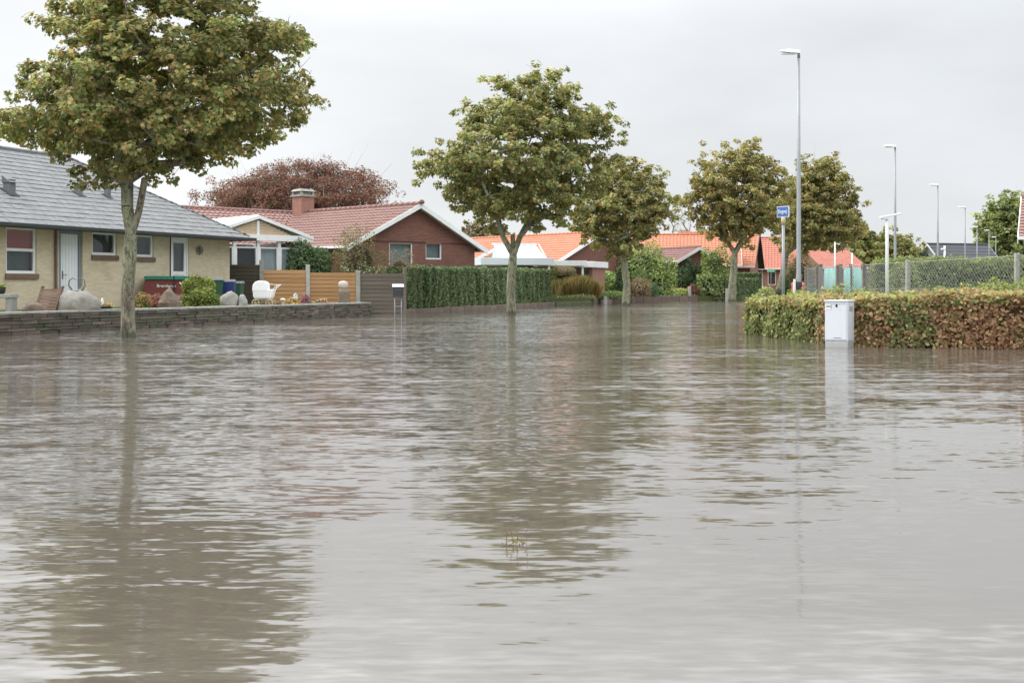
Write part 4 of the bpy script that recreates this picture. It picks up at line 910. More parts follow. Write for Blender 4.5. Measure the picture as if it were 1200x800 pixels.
def beech_w(XY, S):
    px = 600+XY[:, 0]/np.maximum(XY[:, 1], 1)*F; n = len(px); W = np.zeros((n, 5)); j = rng.normal(size=n)*9
    q = px+j
    low = np.array([noise.noise(Vector((x*.8, z*1.5, 3))) for x, z in zip(XY[:, 0]*2, XY[:, 2]*2)])
    br = np.where(q < 960, .0, np.where(q < 1040, .75, np.where(q < 1092, .22, .95)))+low*.3*(q > 955)
    br = np.clip(br, 0, 1)
    W[:, 0] = (1-br)*3.0; W[:, 1] = (1-br)*1.5+.25; W[:, 2] = br*1.8+.12; W[:, 3] = br*2.4; W[:, 4] = br*1.3
    top = (S[:, 2] == 2) | (S[:, 1] > .86)
    W[top] = W[top]*.5+np.array([.6, 3.0, .9, .2, .5])
    return W
hedge('beech_hedge', 'clipped beech hedge turning yellow and copper brown behind the grey cabinet', [(5.35, 28.4), (5.75, 25.7), (6.2, 22.7), (6.7, 22.15), (9.3, 21.3), (13.5, 20.2)], 1.5, -.25, [.76, .78, .82, .87, .95, .99], 1900, .068, BEECH, beech_w, core='core_brown', ztop_back=.06, sag=.06, wob=.12, hollow=True)
hedge('privet_hedge', 'green clipped hedge behind the chain-link fence', [(11.9, 40.5), (18.5, 39.5)], 1.2, .2, [1.84, 1.88], 700, .085, [GREEN, OLIVE, LIGHT], (lambda XY, S: np.tile([4, 2, 1.5], (len(XY), 1))), wob=.2, sag=.15)
# weeds and tall grass between hedge and fence
for i, (px_, Y_, rx_, h_) in enumerate(((905, 30, .5, .75), (935, 29, .45, .72), (985, 27.5, .6, .8), (1010, 27, .4, .75), (1100, 26.2, .5, .8), (1140, 26, .6, .85), (1175, 25.5, .6, .95), (1205, 25, .5, 1.0))):
    shrub('weeds', ['clump of yellow-green weeds by the street sign pole', 'clump of weeds at the foot of the tall lamp post', 'clump of pale weeds behind the grey cabinet', 'low weeds behind the hedge before the dark boards', 'pink-tipped weeds between beech hedge and chain-link fence', 'bright green weeds behind the beech hedge, middle of the fence', 'tall fresh green weeds by the right fence post', 'tall fresh green weeds at the right edge of the photograph'][i],
          (PX(px_, Y_), Y_, .28), rx_, .5, h_, 900, .07, [LIGHT, (.3, .3, .1), GREEN], (3, 2, 2), 'weeds', None, 'oval', seed=i, upright=1.0, core='core', rough=.4)

# ============================================================ SHRUBS BEHIND FENCE AND IN GARDENS
def bush(lab, px, pyt, pyb, w, Y, pal, wts=None, n=1500, ls=.1, zb=.4, **k):
    zt = PZ(pyt, Y); rx = w/2*Y/F; kk = dict(cat='shrub', name='shrub'); kk.update(k); nm = kk.pop('name'); ct = kk.pop('cat')
    ry = kk.pop('ry', rx)
    return shrub(nm, lab, (PX(px, Y), Y, zb), rx, ry, zt-zb, n, ls, pal, wts, ct, seed=int(px*7), **kk)
bush('dense dark green laurel bush rising over the orange fence panel', 357, 276, 0, 74, 51.5, [(.05, .085, .03), (.035, .06, .025), (.1, .14, .06)], (4, 3, 2), 5200, .1, ry=1.0, rough=.3)
bush('brownish green cotoneaster bush against the red brick house', 420, 268, 0, 66, 51.2, [(.1, .09, .045), (.14, .11, .055), (.07, .08, .035)], (3, 3, 2), 4200, .075, ry=.9, rough=.45, core='core_brown')
bush('reddish feathery shrub in front of the big white gable window', 468, 292, 0, 40, 50.8, [(.2, .12, .075), (.15, .09, .05), (.13, .13, .06)], (3, 2, 2), 1900, .07, ry=.5, rough=.5, core='core_brown')
for i, (px_, pt_) in enumerate(((405, 309), (428, 306), (443, 309))):
    bush(['white flowering shrub behind the fence post, left one', 'white flowering shrub behind the fence, tallest of the white three', 'white flowering shrub behind the fence, right one by the grey boards'][i], px_, pt_, 0, 28, 50.4, [(.55, .53, .42), (.16, .19, .08), (.1, .13, .05)], (3, 3, 2), 1100, .06, ry=.35, rough=.3)
bush('round yellow-green variegated bush on the garden wall before the wheeled bins', 235, 324, 361, 46, 38.4, [(.33, .36, .1), (.2, .25, .07), (.1, .14, .045)], (4, 4, 2), 3600, .075, rough=.3)
bush('pink and green perennial clump beside the maple trunk on the wall', 165, 343, 362, 24, 34.2, [(.5, .15, .16), (.22, .28, .08), (.15, .2, .06)], (2, 3, 2), 1000, .05, name='flowers', cat='flowers', rough=.35)
bush('taller pink flowering clump before the maroon trailer', 181, 344, 362, 16, 35.0, [(.5, .15, .16), (.12, .16, .05), (.6, .22, .2)], (3, 3, 2), 700, .05, name='flowers', cat='flowers', rough=.35)
# middle distance, behind the low wall
bush('yellowish bush right beside the end of the clipped hedge', 653, 312, 0, 24, 73.6, [(.2, .2, .08), (.13, .15, .05)], None, 1200, .1, rough=.3)
bush('bright light green conifer left of the dark column conifer', 714, 317, 0, 26, 80, [(.26, .34, .11), (.18, .26, .08)], None, 1800, .12, upright=1.5, matl='leaf_matte')
bush('narrow dark column conifer behind the small maple trunk', 728, 313, 0, 15, 79, [(.035, .06, .025), (.05, .08, .03)], None, 1300, .12, upright=1.5, matl='leaf_matte')
bush('dark green bush between the porch and the light conifer', 700, 320, 0, 18, 81, [(.04, .07, .03), (.06, .1, .035)], None, 900, .12)
bush('low wide clipped bush left of the small maple at the waterline', 718, 341, 0, 34, 74.8, [(.08, .12, .04), (.11, .14, .05)], None, 1500, .1, zb=.3, rough=.1)
bush('rounded green bush just right of the small maple trunk', 749, 314, 0, 24, 82, [(.09, .13, .045), (.12, .15, .05)], None, 1200, .11, rough=.12)
bush('wiry brown-red shrub right of the small maple', 748, 326, 0, 32, 80, [(.15, .11, .07), (.11, .1, .05), (.2, .12, .08)], None, 1400, .09, rough=.45, core='core_brown')
bush('big ball-clipped green bush, largest of the ball bushes', 769, 320, 0, 36, 84, [(.075, .13, .035), (.1, .16, .045), (.05, .09, .03)], None, 2400, .1, rough=.1, upright=.6)
bush('small blue-green ball bush before the largest ball bush', 763, 331, 0, 20, 81.5, [(.045, .09, .045), (.06, .11, .05)], None, 1100, .09, rough=.08)
bush('tall wide shrub with yellow-green leaves under the orange roof', 757, 286, 0, 74, 83.5, [(.14, .18, .055), (.2, .23, .08), (.07, .1, .035)], (3, 3, 3), 4600, .15, rough=.35, ry=1.6)
bush('big dark yew-like conifer, left of the dark pair', 800, 300, 0, 48, 95, [(.035, .06, .028), (.05, .085, .035)], None, 3400, .13, rough=.3, upright=.8, matl='leaf_matte')
bush('big dark conifer, right of the dark pair', 826, 309, 0, 36, 94, [(.03, .055, .025), (.05, .08, .03)], None, 2400, .13, rough=.3, upright=.8, matl='leaf_matte')
bush('yellow-green low spreading shrub before the dark conifers', 794, 338, 0, 34, 91.8, [(.25, .29, .09), (.14, .18, .06)], None, 1400, .1, rough=.35)
bush('pink flowering hydrangea by the white marker post', 811, 333, 0, 15, 92, [(.42, .14, .14), (.1, .12, .05), (.3, .12, .1)], None, 700, .1, name='flowers', cat='flowers')
bush('dull brown low shrub under the pink hydrangea', 821, 339, 0, 18, 92.2, [(.1, .1, .05), (.13, .1, .06)], None, 700, .1)
bush('light green drooping tree-like shrub behind the last maple trunk', 838, 291, 0, 44, 92.6, [(.2, .24, .1), (.14, .18, .07), (.09, .12, .04)], None, 3600, .16, rough=.4, ry=1.4)
bush('autumn coloured bushes between the last tree and the garage', 937, 296, 0, 42, 108, [(.12, .1, .05), (.07, .09, .035), (.17, .11, .05)], None, 2600, .16, zb=.3, rough=.4)
bush('low dark hedge-like shrub behind the red grit bin', 950, 331, 0, 36, 96, [(.05, .07, .03), (.07, .09, .035)], None, 1200, .13, zb=.3)
bush('small pointed shrub before the pale red house window', 921, 322, 0, 12, 104, [(.06, .09, .035)], None, 500, .12, zb=.3, upright=1.0)
bush('light shrub at the foot of the green road sign', 898, 338, 0, 22, 99, [(.14, .16, .07), (.1, .12, .05)], None, 700, .12, zb=.3)
bush('leafy shrub climbing the chain-link fence at its left end', 1062, 308, 0, 44, 38.5, [OLIVE, GREEN, LIGHT], None, 1500, .08, zb=.3, ry=.5, rough=.3)
# topiary ball on a thin stem
tp = thing('topiary_tree', 'little ball-headed reddish topiary on a thin forked stem', 'tree', (PX(664, 73.2), 73.2, .4))
shp = shrub('topiary_head', None, (0, 0, 0), .60, .55, .62, 1100, .07, [(.17, .12, .08), (.22, .17, .12), (.1, .1, .05)], None, None, core='core_brown')
for ch in list(shp.children): ch.parent = tp; ch.location = (0, 0, 1.28)
bpy.data.objects.remove(shp)
MB().tube([(0, 0, -.05), (.03, 0, .6), (-.02, 0, .95), (-.12, 0, 1.4)], [.05, .045, .04, .03], 7).tube([(-.02, 0, .85), (.14, 0, 1.4)], [.035, .03], 6).build('stem', M['twig'], tp, True)
# reeds
def grass_clump(label, base, rx, ry, h, n, pal, name='ornamental_grass', w_=1.0):
    T = thing(name, label, 'grass', base); a = rng.uniform(0, 6.283, n); r = np.sqrt(rng.uniform(0, 1, n)); pos = np.column_stack([np.cos(a)*rx*r, np.sin(a)*ry*r, np.zeros(n)])
    up = rng.normal(size=(n, 3))*.22; up[:, 2] = 1; nr = rng.normal(size=(n, 3)); nr[:, 2] *= .1; nr[:, 1] -= .5
    hh = h*rng.uniform(.55, 1.05, n)
    leaf_cloud('blades', pos, nr, h*.8, pick(pal, n), T, M['leaf'], 'blade', up, jitter=.35); return T
for i, (px_, Y_, h_, lb) in enumerate(((655, 72.3, 1.1, 'ochre reeds below the yellowish bush'), (668, 72.2, 1.2, 'ochre reeds around the topiary stem'), (681, 72.6, 1.35, 'tallest ochre reeds before the brick porch'), (694, 73.0, 1.1, 'ochre reeds before the porch door, right end of the reed bed'))):
    grass_clump(lb, (PX(px_, Y_), Y_, .4), .42, .4, h_, 520, [(.33, .26, .11), (.22, .22, .08), (.28, .17, .08)])
for i, (px_, Y_, w_, lb) in enumerate(((652, 72.0, 1.0, 'low mossy mat plant at the hedge end kerb'), (675, 71.9, 1.1, 'low mossy mat plant before the reeds'), (790, 91.4, 1.6, 'low edging plants on the far wall'))):
    shrub('edging_plants', lb, (PX(px_, Y_), Y_, .3), w_, .5, .32, 600, .08, [(.12, .15, .06), (.2, .2, .1)], None, 'plants', rough=.4, seed=i)
# distant tree belt so that the horizon is never bare
nb_ = 26000; bx = rng.uniform(-260, 320, nb_); hgt_ = 4.2+1.6*np.sin(bx*.09)+1.1*np.sin(bx*.31+1)+.6*np.sin(bx*.83)
pos = np.column_stack([bx, 262+rng.uniform(-5, 5, nb_), .3+hgt_*rng.uniform(0, 1, nb_)**.8]); nr = rng.normal(size=(nb_, 3)); nr[:, 1] -= 1; nr[:, 2] += .5
wd = leaf_cloud('woodland', pos, nr, .85, pick([OLIVE, GREEN, DARK, (.15, .12, .06)], nb_), None, M['leaf_matte']); tag(wd, 'low distant belt of trees along the horizon', 'trees')

# ============================================================ LAMP POSTS
def street_lamp(label, px, Y, top_py, group='tall street lamps'):
    T = thing('street_lamp', label, 'street lamp', (PX(px, Y), Y, .2), 0, group); H = PZ(top_py, Y)-.2
    MB().lathe([(.085, 0), (.08, 1.2), (.068, 1.25), (.062, H*.58), (.052, H*.585), (.04, H-.12)], 12).build('pole', M['steel'], T, True)
    MB().tube([(0, 0, H-.15), (0, 0, H), (-.06, -.02, H+.02)], [.045, .04, .035], 8).build('bracket', M['steel'], T, True)
    h = MB(); pr = [(.0, .05), (.12, .09), (.35, .085), (.52, .05), (.58, .02)]
    h.add([(.03, -.09, H-.03), (.03, .09, H-.03), (-.3, .12, H-.01), (-.56, .07, H+.03), (-.56, -.07, H+.03), (-.3, -.12, H-.01)]+[(.03, -.07, H+.07), (.03, .07, H+.07), (-.3, .09, H+.10), (-.54, .05, H+.07), (-.54, -.05, H+.07), (-.3, -.09, H+.10)],
          [(0,1,2,3,4,5),(11,10,9,8,7,6),(0,6,7,1),(1,7,8,2),(2,8,9,3),(3,9,10,4),(4,10,11,5),(5,11,6,0)])
    h.build('lamp_head', M['white'], T, bevel=.01)
    MB().box(-.5, -.1, -.07, .07, H-.045, H-.02).build('lens', M['plastic_grey'], T)
    return T
lamps = [street_lamp(*a) for a in (
    ('tallest nearest street lamp beside the blue street name sign', 936, 36, 62), ('second street lamp, directly behind the white path lamp', 1049, 59.8, 172), ('third street lamp, over the left part of the dark-roofed hall', 1099, 82, 217),
    ('fourth street lamp, over the right part of the dark-roofed hall', 1131, 105, 243), ('fifth street lamp, small, left of the big green tree at right', 1145, 133, 266), ('sixth small street lamp, overlapping the big green tree', 1159, 150, 270), ('seventh and farthest street lamp, within the big green tree', 1167, 172, 278))]
MB().lathe([(.10, 0), (.10, .9), (.09, .92)], 12, (0, 0, .1)).build('black_sleeve', M['black'], lamps[0], True)
MB().box(-.16, -.10, -.05, .0, .1, 1.1).build('white_marker', M['white'], lamps[0])
MB().tube([(.05, 0, 4.4), (.16, 0, 4.42)], .012, 6).build('bracket_stub', M['steel'], lamps[0])
# white path lamp with a flat T head
T = thing('path_lamp', 'white path lamp with wide flat T-shaped head before the chain-link fence', 'street lamp', (PX(1039.5, 29), 29, .2)); Hh = PZ(256, 29)-.2
MB().lathe([(.04, 0), (.04, Hh-.08), (.03, Hh-.06), (.03, Hh)], 12).build('pole', M['white'], T, True)
MB().obox((-.16, -.09, Hh+.0), (.47, 0, .085), (0, .18, 0), (-.005, 0, .045)).build('lamp_head', M['white'], T, bevel=.012)
MB().box(-.12, .0, -.07, .07, Hh-.025, Hh-.002).build('lens', M['plastic_grey'], T)
# small white lamp by the hall
T = thing('path_lamp', 'small distant white path lamp before the dark-roofed hall', 'street lamp', (PX(1107, 78), 78, .2)); Hh = PZ(288, 78)-.2
MB().lathe([(.07, 0), (.06, Hh)], 8).build('pole', M['white'], T, True); MB().box(-.22, .05, -.08, .08, Hh-.25, Hh-.15).build('lamp_head', M['white'], T, bevel=.01)
# two flag poles by the netting
for px_, pt_, lb in ((978.5, 284, 'taller white flagpole beyond the teal netting'), (998.5, 297, 'shorter white flagpole beyond the teal netting')):
    f = MB().lathe([(.06, 0), (.045, PZ(pt_, 70)-.2), (.0, PZ(pt_, 70)-.15)], 8).build('flagpole', M['white'], smooth=True); f.location = (PX(px_, 70), 70, .2); tag(f, lb, 'pole', 'white poles beyond the netting')

# ============================================================ STREET SIGN
def text_mesh(name, s, size, mat, parent, loc, rot, ext=.004, xs=1.0, align='CENTER'):
    c = bpy.data.curves.new(name, 'FONT'); c.body = s; c.size = size; c.extrude = ext; c.align_x = align; c.align_y = 'CENTER'
    o = bpy.data.objects.new('tmp', c); COL.objects.link(o); dg = bpy.context.evaluated_depsgraph_get()
    me = bpy.data.meshes.new_from_object(o.evaluated_get(dg)); bpy.data.objects.remove(o); me.materials.clear(); me.materials.append(mat)
    r = bpy.data.objects.new(name, me); COL.objects.link(r); r.parent = parent; r.location = loc; r.rotation_euler = rot; r.scale = (xs, 1, 1); return r
SY = 30.5; SS = thing('street_sign', 'small blue street name sign with white border on a grey pole in the beech hedge', 'sign', (PX(918, SY), SY, .2)); hp = PZ(256, SY)-.2
MB().lathe([(.038, 0), (.038, hp-.14)], 12).build('pole', M['steel'], SS, True)
MB().lathe([(.056, hp-.14), (.056, hp+.02), (.045, hp+.03)], 12).build('cap', M['cream'], SS, True)
pl = bpy.data.objects.new('sign_plate', MB().box(-.18, .18, -.012, .012, 0, .27).mesh('sign_plate', M['white'])); COL.objects.link(pl); pl.parent = SS; pl.location = (-.005, 0, hp+.03); pl.rotation_euler = (0, 0, math.radians(-50)); 
MB().box(-.165, .165, -.018, -.0125, .015, .255).build('sign_face', M['sign_blue'], pl)
text_mesh('lettering', 'Engvej', .135, M['white'], pl, (0, -.021, .14), (math.radians(90), 0, 0), .002, .78)
# green road sign far away and red grit bin
T = thing('road_sign', 'small green sign plate on a post before the pale red house', 'sign', (PX(903.5, 98), 98, .3)); MB().lathe([(.04, 0), (.04, 1.9)], 8).build('post', M['rust'], T, True); MB().box(-.3, .3, -.02, .02, 1.9, 2.15).build('sign_plate', M['sign_green'], T, bevel=.005)
T = thing('grit_bin', 'pinkish red plastic grit bin behind the tall lamp post', 'bin', (PX(935, 60), 60, .2))
MB().add([(-.2, -.2, 0), (.2, -.2, 0), (.2, .2, 0), (-.2, .2, 0), (-.26, -.26, .95), (.26, -.26, .95), (.26, .26, .95), (-.26, .26, .95)], [(0,3,2,1),(4,5,6,7),(0,1,5,4),(1,2,6,5),(2,3,7,6),(3,0,4,7)]).build('body', M['red_bin'], T, bevel=.02)
MB().add([(-.29, -.29, .955), (.29, -.29, .955), (.29, .29, .955), (-.29, .29, .955), (-.22, -.2, 1.08), (.22, -.2, 1.08), (.22, .2, 1.08), (-.22, .2, 1.08)], [(0,3,2,1),(4,5,6,7),(0,1,5,4),(1,2,6,5),(2,3,7,6),(3,0,4,7)]).build('lid', M['red_bin'], T, bevel=.02)

# ============================================================ CABLE CABINET
CBY = 22.45; KX = PX(967, CBY)
KB = thing('cable_cabinet', 'light grey steel cable cabinet standing in the water before the beech hedge', 'cabinet', (KX, CBY, -.3), math.radians(-33))
zt = PZ(351.5, CBY)+.3; wC_, dC_ = .415, .35
MB().box(0, wC_, 0, dC_, 0, .3+.10).build('plinth', M['cabinet'], KB, bevel=.006)
MB().box(-.004, wC_+.004, -.006, dC_+.004, .404, zt-.03).build('body', M['cabinet'], KB, bevel=.006)
dr = MB().box(.012, wC_-.012, -.020, -.007, .43, zt-.06).build('door', M['cabinet'], KB, bevel=.004)
MB().box(-.02, wC_+.02, -.028, dC_+.018, zt-.028, zt).build('lid', M['cabinet'], KB, bevel=.006)
MB().box(.20, .235, -.028, -.0205, zt-.125, zt-.075).build('lock', M['black'], dr)
lbp = MB().box(.02, .12, -.0235, -.0205, zt-.16, zt-.08).build('label_plate', M['white'], dr)
MB().box(.028, .112, -.025, -.0237, zt-.125, zt-.105).box(.117, .123, -.026, -.0237, zt-.165, zt-.075).build('label_print', M['black'], dr)
MB().box(.16, .3, -.0225, -.0205, .46, .468).box(.02, wC_-.02, -.0225, -.0205, zt-.075, zt-.071).build('seam', M['black'], dr)
for k in range(5): MB().box(wC_+.005, wC_+.0075, .08, .27, zt-.12-k*.02, zt-.112-k*.02).build('vent_slot', M['steel_dark'], KB)

# ============================================================ CHAIN-LINK FENCE
pts = [Vector((PX(945, 42), 42)), Vector((PX(982, 38), 38)), Vector((PX(1064, 33.5), 33.5)), Vector((PX(1192, 29.2), 29.2)), Vector((PX(1330, 26.5), 26.5))]
CF = thing('chain_link_fence', 'chain-link fence with weathered concrete posts behind the beech hedge', 'fence', (pts[0].x, pts[0].y, .3))
B3 = Vector((pts[0].x, pts[0].y, .3)); tops = [1.68, 1.69, 1.74, 1.81, 1.85]; wm = MB(); cell = .115
for i in range(4):
    a, b = pts[i], pts[i+1]; L = (b-a).length; d = (b-a)/L; h0 = tops[i]-.3; n = int(L/cell)
    for sgn in (1, -1):
        for k in range(-int(h0/cell/1.15)-1, n+int(h0/cell/1.15)+2):
            s0 = k*cell; s1 = s0+sgn*h0/1.15; z0_, z1_ = 0.0, h0
            # clip to the bay
            def cl_(s): return (s-s0)/(s1-s0)
            t0, t1 = 0.0, 1.0; ta, tb = sorted((cl_(0), cl_(L))); t0 = max(t0, ta); t1 = min(t1, tb)
            if t1-t0 < .02: continue
            A_ = a+d*(s0+(s1-s0)*t0); B_ = a+d*(s0+(s1-s0)*t1)
            wm.tube([(A_.x-B3.x, A_.y-B3.y, h0*t0), (B_.x-B3.x, B_.y-B3.y, h0*t1)], .0042, 3, False)
    for z_ in (.02, .5, 1.0):
        wm.tube([(a.x-B3.x, a.y-B3.y, h0*z_), (b.x-B3.x, b.y-B3.y, (tops[i+1]-.3)*z_)], .009 if z_ == 1 else .006, 4, False)
wm.build('wire_mesh', M['steel'], CF, kind='stuff')
for p, t_ in list(zip(pts, tops))+[(Vector((PX(958, 40.5), 40.5)), 1.7), (Vector((PX(1013, 36.2), 36.2)), 1.7)]:
    MB().box(p.x-B3.x-.055, p.x-B3.x+.055, p.y-B3.y-.05, p.y-B3.y+.06, -.2, t_-.24).build('post', M['concrete' if p.y < 35 else 'wood_grey'], CF, bevel=.012)
# teal netting draped between timber posts, dark shed boards
NT = thing('debris_netting', 'pale teal netting hung between dark timber posts beyond the fence', 'netting', (PX(963, 52), 52, .3))
xe = PX(1012, 52)-PX(963, 52)
for (a_, b_) in ((.1, .75), (.95, 1.2), (1.32, xe)):
    nm_ = MB(); ns_ = 18
    for k in range(ns_+1):
        x_ = a_+(b_-a_)*k/ns_; y_ = .06*math.sin(x_*9)+.03*math.sin(x_*23)
        nm_.v += [(x_, y_, 0), (x_+.03*math.sin(x_*5), y_*.4, 1.52+.05*math.sin(x_*6))]
    for k in range(ns_): nm_.f.append((2*k, 2*k+2, 2*k+3, 2*k+1))
    o = nm_.build('netting_sheet', M['tarp_teal'], NT, True); sl = o.modifiers.new('thick', 'SOLIDIFY'); sl.thickness = .01
for x_ in (0, .84, 1.26, xe): MB().box(x_-.06, x_+.06, .1, .2, -.2, 1.72).build('post', M['wood_grey'], NT)
SH = thing('timber_screen', 'grey-brown vertical board screen between the teal netting and the white path lamp', 'fence', (PX(1015, 47), 47, .3))
for k in range(9): MB().box(k*.135, k*.135+.12, rs.uniform(-.01, .01), .03, 0, 1.42-k*.012+rs.uniform(-.03, .03)).build('board', M['wood_grey'], SH)
MB().box(-.05, 1.25, -.03, -.012, 1.3, 1.38).build('rail', M['concrete'], SH)

# ============================================================ LETTER BOX
MBX = thing('mailbox', 'dark grey letter box with white lid on two thin steel legs in the water', 'mailbox', (PX(466.5, 43), 43, -.38), math.radians(8))
z0_ = PZ(347, 43)+.38; z1_ = PZ(334.5, 43)+.38
MB().box(-.18, .18, -.13, .13, z0_, z1_-.055).build('box', M['gutter'], MBX, bevel=.015)
MB().add([(-.2, -.17, z1_-.05), (.2, -.17, z1_-.05), (.2, .15, z1_-.05), (-.2, .15, z1_-.05), (-.2, -.13, z1_+.0), (.2, -.13, z1_+.0), (.2, .1, z1_+.05), (-.2, .1, z1_+.05)], [(0,3,2,1),(4,5,6,7),(0,1,5,4),(1,2,6,5),(2,3,7,6),(3,0,4,7)]).build('lid', M['white'], MBX, bevel=.008)
MB().box(-.12, .12, -.137, -.132, z1_-.14, z1_-.12).build('flap', M['steel_dark'], MBX)
for s in (-1, 1): MB().tube([(s*.115, 0, 0), (s*.115, 0, z0_-.002)], .016, 8).build('leg', M['steel'], MBX, True)
MB().tube([(-.115, 0, z0_-.35), (.115, 0, z0_-.35)], .012, 6).build('crossbar', M['steel'], MBX)

# ============================================================ THINGS IN THE FRONT GARDEN (stand on the lawn at z .4 / raised bed .46)
GZ = .4
def rock(name, label, px, Y, w_, d_, h_, mat, seed, cat='rock', z=GZ, rz=0, pts_n=None, sharp=0):
    r2 = random.Random(seed); mb = MB(); nu, nv = 22, 14
    for j in range(nv+1):
        th = math.pi*j/nv
        for i in range(nu):
            ph = 2*math.pi*i/nu; d = Vector((math.sin(th)*math.cos(ph), math.sin(th)*math.sin(ph), math.cos(th)))
            n_ = 1+.22*noise.noise(d*1.6+Vector((seed, 0, 0)))+.10*noise.noise(d*4+Vector((0, seed, 0)))
            if sharp: n_ *= 1-.35*sharp*max(0, d.z)*abs(d.x)
            q = d*n_; mb.v.append((q.x*w_/2, q.y*d_/2, max(q.z*.75+.42, -.12)*h_/1.15))
    for j in range(nv):
        for i in range(nu):
            i2 = (i+1) % nu; mb.f.append((j*nu+i, (j+1)*nu+i, (j+1)*nu+i2, j*nu+i2))
    o = mb.build(name, M[mat], smooth=not sharp); o.location = (PX(px, Y), Y, z); o.rotation_euler = (0, 0, rz); return tag(o, label, cat)
def hgt(pyt, Y): return PZ(pyt, Y)-GZ
def wallY(px): k = (px-600)/F; s = wallx(px); return LWALL0.y+Wu.y*s       # distance of the wall at that column
# stone bench, flower pot on it
Yb = wallY(10)+1.0
BN = thing('stone_bench', 'grey stone bench at the left edge before the red-blind window', 'bench', (PX(-2, Yb), Yb, GZ), math.radians(0)); bh = hgt(344.5, Yb); w_ = 20*Yb/F
MB().box(-.45, w_, -.2, .2, bh-.09, bh).build('seat', M['concrete'], BN, bevel=.012)
for x_ in (-.4, w_-.17): MB().box(x_, x_+.15, -.17, .17, 0, bh-.093).build('leg', M['concrete'], BN, bevel=.01)
PT = thing('flower_pot', 'black pot with pale yellow flowers on the stone bench', 'flower pot', (PX(1, Yb), Yb, GZ+bh))
MB().lathe([(.07, 0), (.10, .05), (.115, .16), (.1, .165)], 14).build('pot', M['black'], PT, True)
fp = rng.normal(size=(260, 3))*np.array([.06, .06, .025])+np.array([0, 0, .2]); leaf_cloud('flowers', fp, rng.normal(size=(260, 3))+np.array([0, 0, 1]), .035, pick([(.65, .62, .25), (.2, .26, .08)], 260), PT, M['flower_white'])
Yr = wallY(38)+.9; rock('round_stone', 'brown rounded stone ball between the bench and the slatted step', 38, Yr, .46, .42, .32, 'boulder_brown', 4)
# slatted wooden step leaning on the house
Ys = wallY(52)+1.5; LS = thing('slatted_panel', 'brown slatted wooden frame leaning beside the plank door', 'wooden frame', (PX(52, Ys), Ys, GZ), math.radians(-12)); hs = hgt(336, Ys)
for k in range(8):
    f = k/8; y_ = f*.32; z_ = .04+f*(hs-.08); MB().obox((-.28+.0*k-.0, y_, z_), (.52, 0, 0), (0, .09, .0), (0, .03, (hs-.08)/8*.86)).build('slat', M['wood_brown'], LS)
for x_ in (-.31, .243): MB().obox((x_, -.02, 0), (.03, 0, 0), (0, .37, hs+.02), (0, .1, 0)).build('side_rail', M['wood_brown'], LS)
# boulder, antler-like heart on top with a little trough
Yk = wallY(85)+1.0
rock('boulder', 'large pale granite boulder before the white plank door', 87, Yk, 62*Yk/F, .8, hgt(341.5, Yk)*1.03, 'boulder', 8)
HT = thing('heart_sculpture', 'dark twig heart standing on top of the pale boulder', 'sculpture', (PX(90, Yk), Yk, PZ(342, Yk)-.03)); s_ = Yk/F
for sg in (-1, 1): MB().tube([(0, 0, 0), (sg*5*s_, 0, 3*s_), (sg*9.5*s_, 0, 9*s_), (sg*9*s_, .01, 15*s_), (sg*5*s_, 0, 18*s_), (sg*1*s_, 0, 15.5*s_)], [.028, .024, .02, .017, .013, .008], 7).build('twig', M['steel_dark'], HT, True)
MB().lathe([(.07, 0), (.12, .03), (.1, .08), (.05, .1)], 10, (0, 0, -.01)).build('knot', M['steel_dark'], HT, True)
TQ = thing('planter', 'small grey stone trough on the boulder right of the twig heart', 'planter', (PX(98, Yk+.25), Yk+.25, PZ(350, Yk)))
MB().box(-.11, .11, -.1, .1, -.05, .2).build('trough', M['concrete'], TQ, bevel=.012); fp = rng.normal(size=(120, 3))*.04+np.array([0, 0, .22]); leaf_cloud('plant', fp, rng.normal(size=(120, 3)), .04, pick([(.15, .2, .1), (.6, .6, .5)], 120), TQ, M['leaf'])
# bowl with white cone
Yc = wallY(123)+.6; BW = thing('flower_bowl', 'black bowl with cream flowers and a slim white cone left of the maple trunk', 'flower pot', (PX(124, Yc), Yc, GZ+.02))
MB().lathe([(.1, 0), (.13, .04), (.16, .13), (.17, .16), (.14, .165)], 16).build('bowl', M['black'], BW, True)
MB().lathe([(.045, .15), (.04, .25), (.028, .34), (.0, .38)], 10, (-.09, 0, 0)).build('cone', M['white'], BW, True)
fp = rng.normal(size=(240, 3))*np.array([.07, .05, .025])+np.array([.05, 0, .2]); leaf_cloud('flowers', fp, rng.normal(size=(240, 3))+np.array([0, 0, 1]), .04, pick([(.7, .6, .3), (.6, .35, .1), (.2, .25, .08)], 240), BW, M['flower_white'])
# brown standing rock, white bottle
Yq = wallY(197)+.9; rock('standing_rock', 'pointed brown rock before the maroon trailer', 198, Yq, 26*Yq/F, .5, hgt(339, Yq)*1.06, 'boulder_brown', 15, sharp=1.3)
Yq = wallY(207)+.5; o = MB().lathe([(.035, 0), (.04, .03), (.035, .13), (.012, .17), (.012, .2)], 10).build('bottle', M['white'], smooth=True); o.location = (PX(207, Yq), Yq, GZ); tag(o, 'small white bottle at the foot of the pointed brown rock', 'bottle')
# grey stones
Yg = wallY(270)+.9; rock('grey_stone', 'broad grey boulder right of the yellow-green bush', 269, Yg, 22*Yg/F, .5, hgt(344, Yg)*1.06, 'boulder', 22)
rock('grey_stone', 'narrow grey boulder leaning on the broad one before the blue bin', 284, Yg+.1, 11*Yg/F, .4, hgt(347, Yg)*1.06, 'concrete', 23)
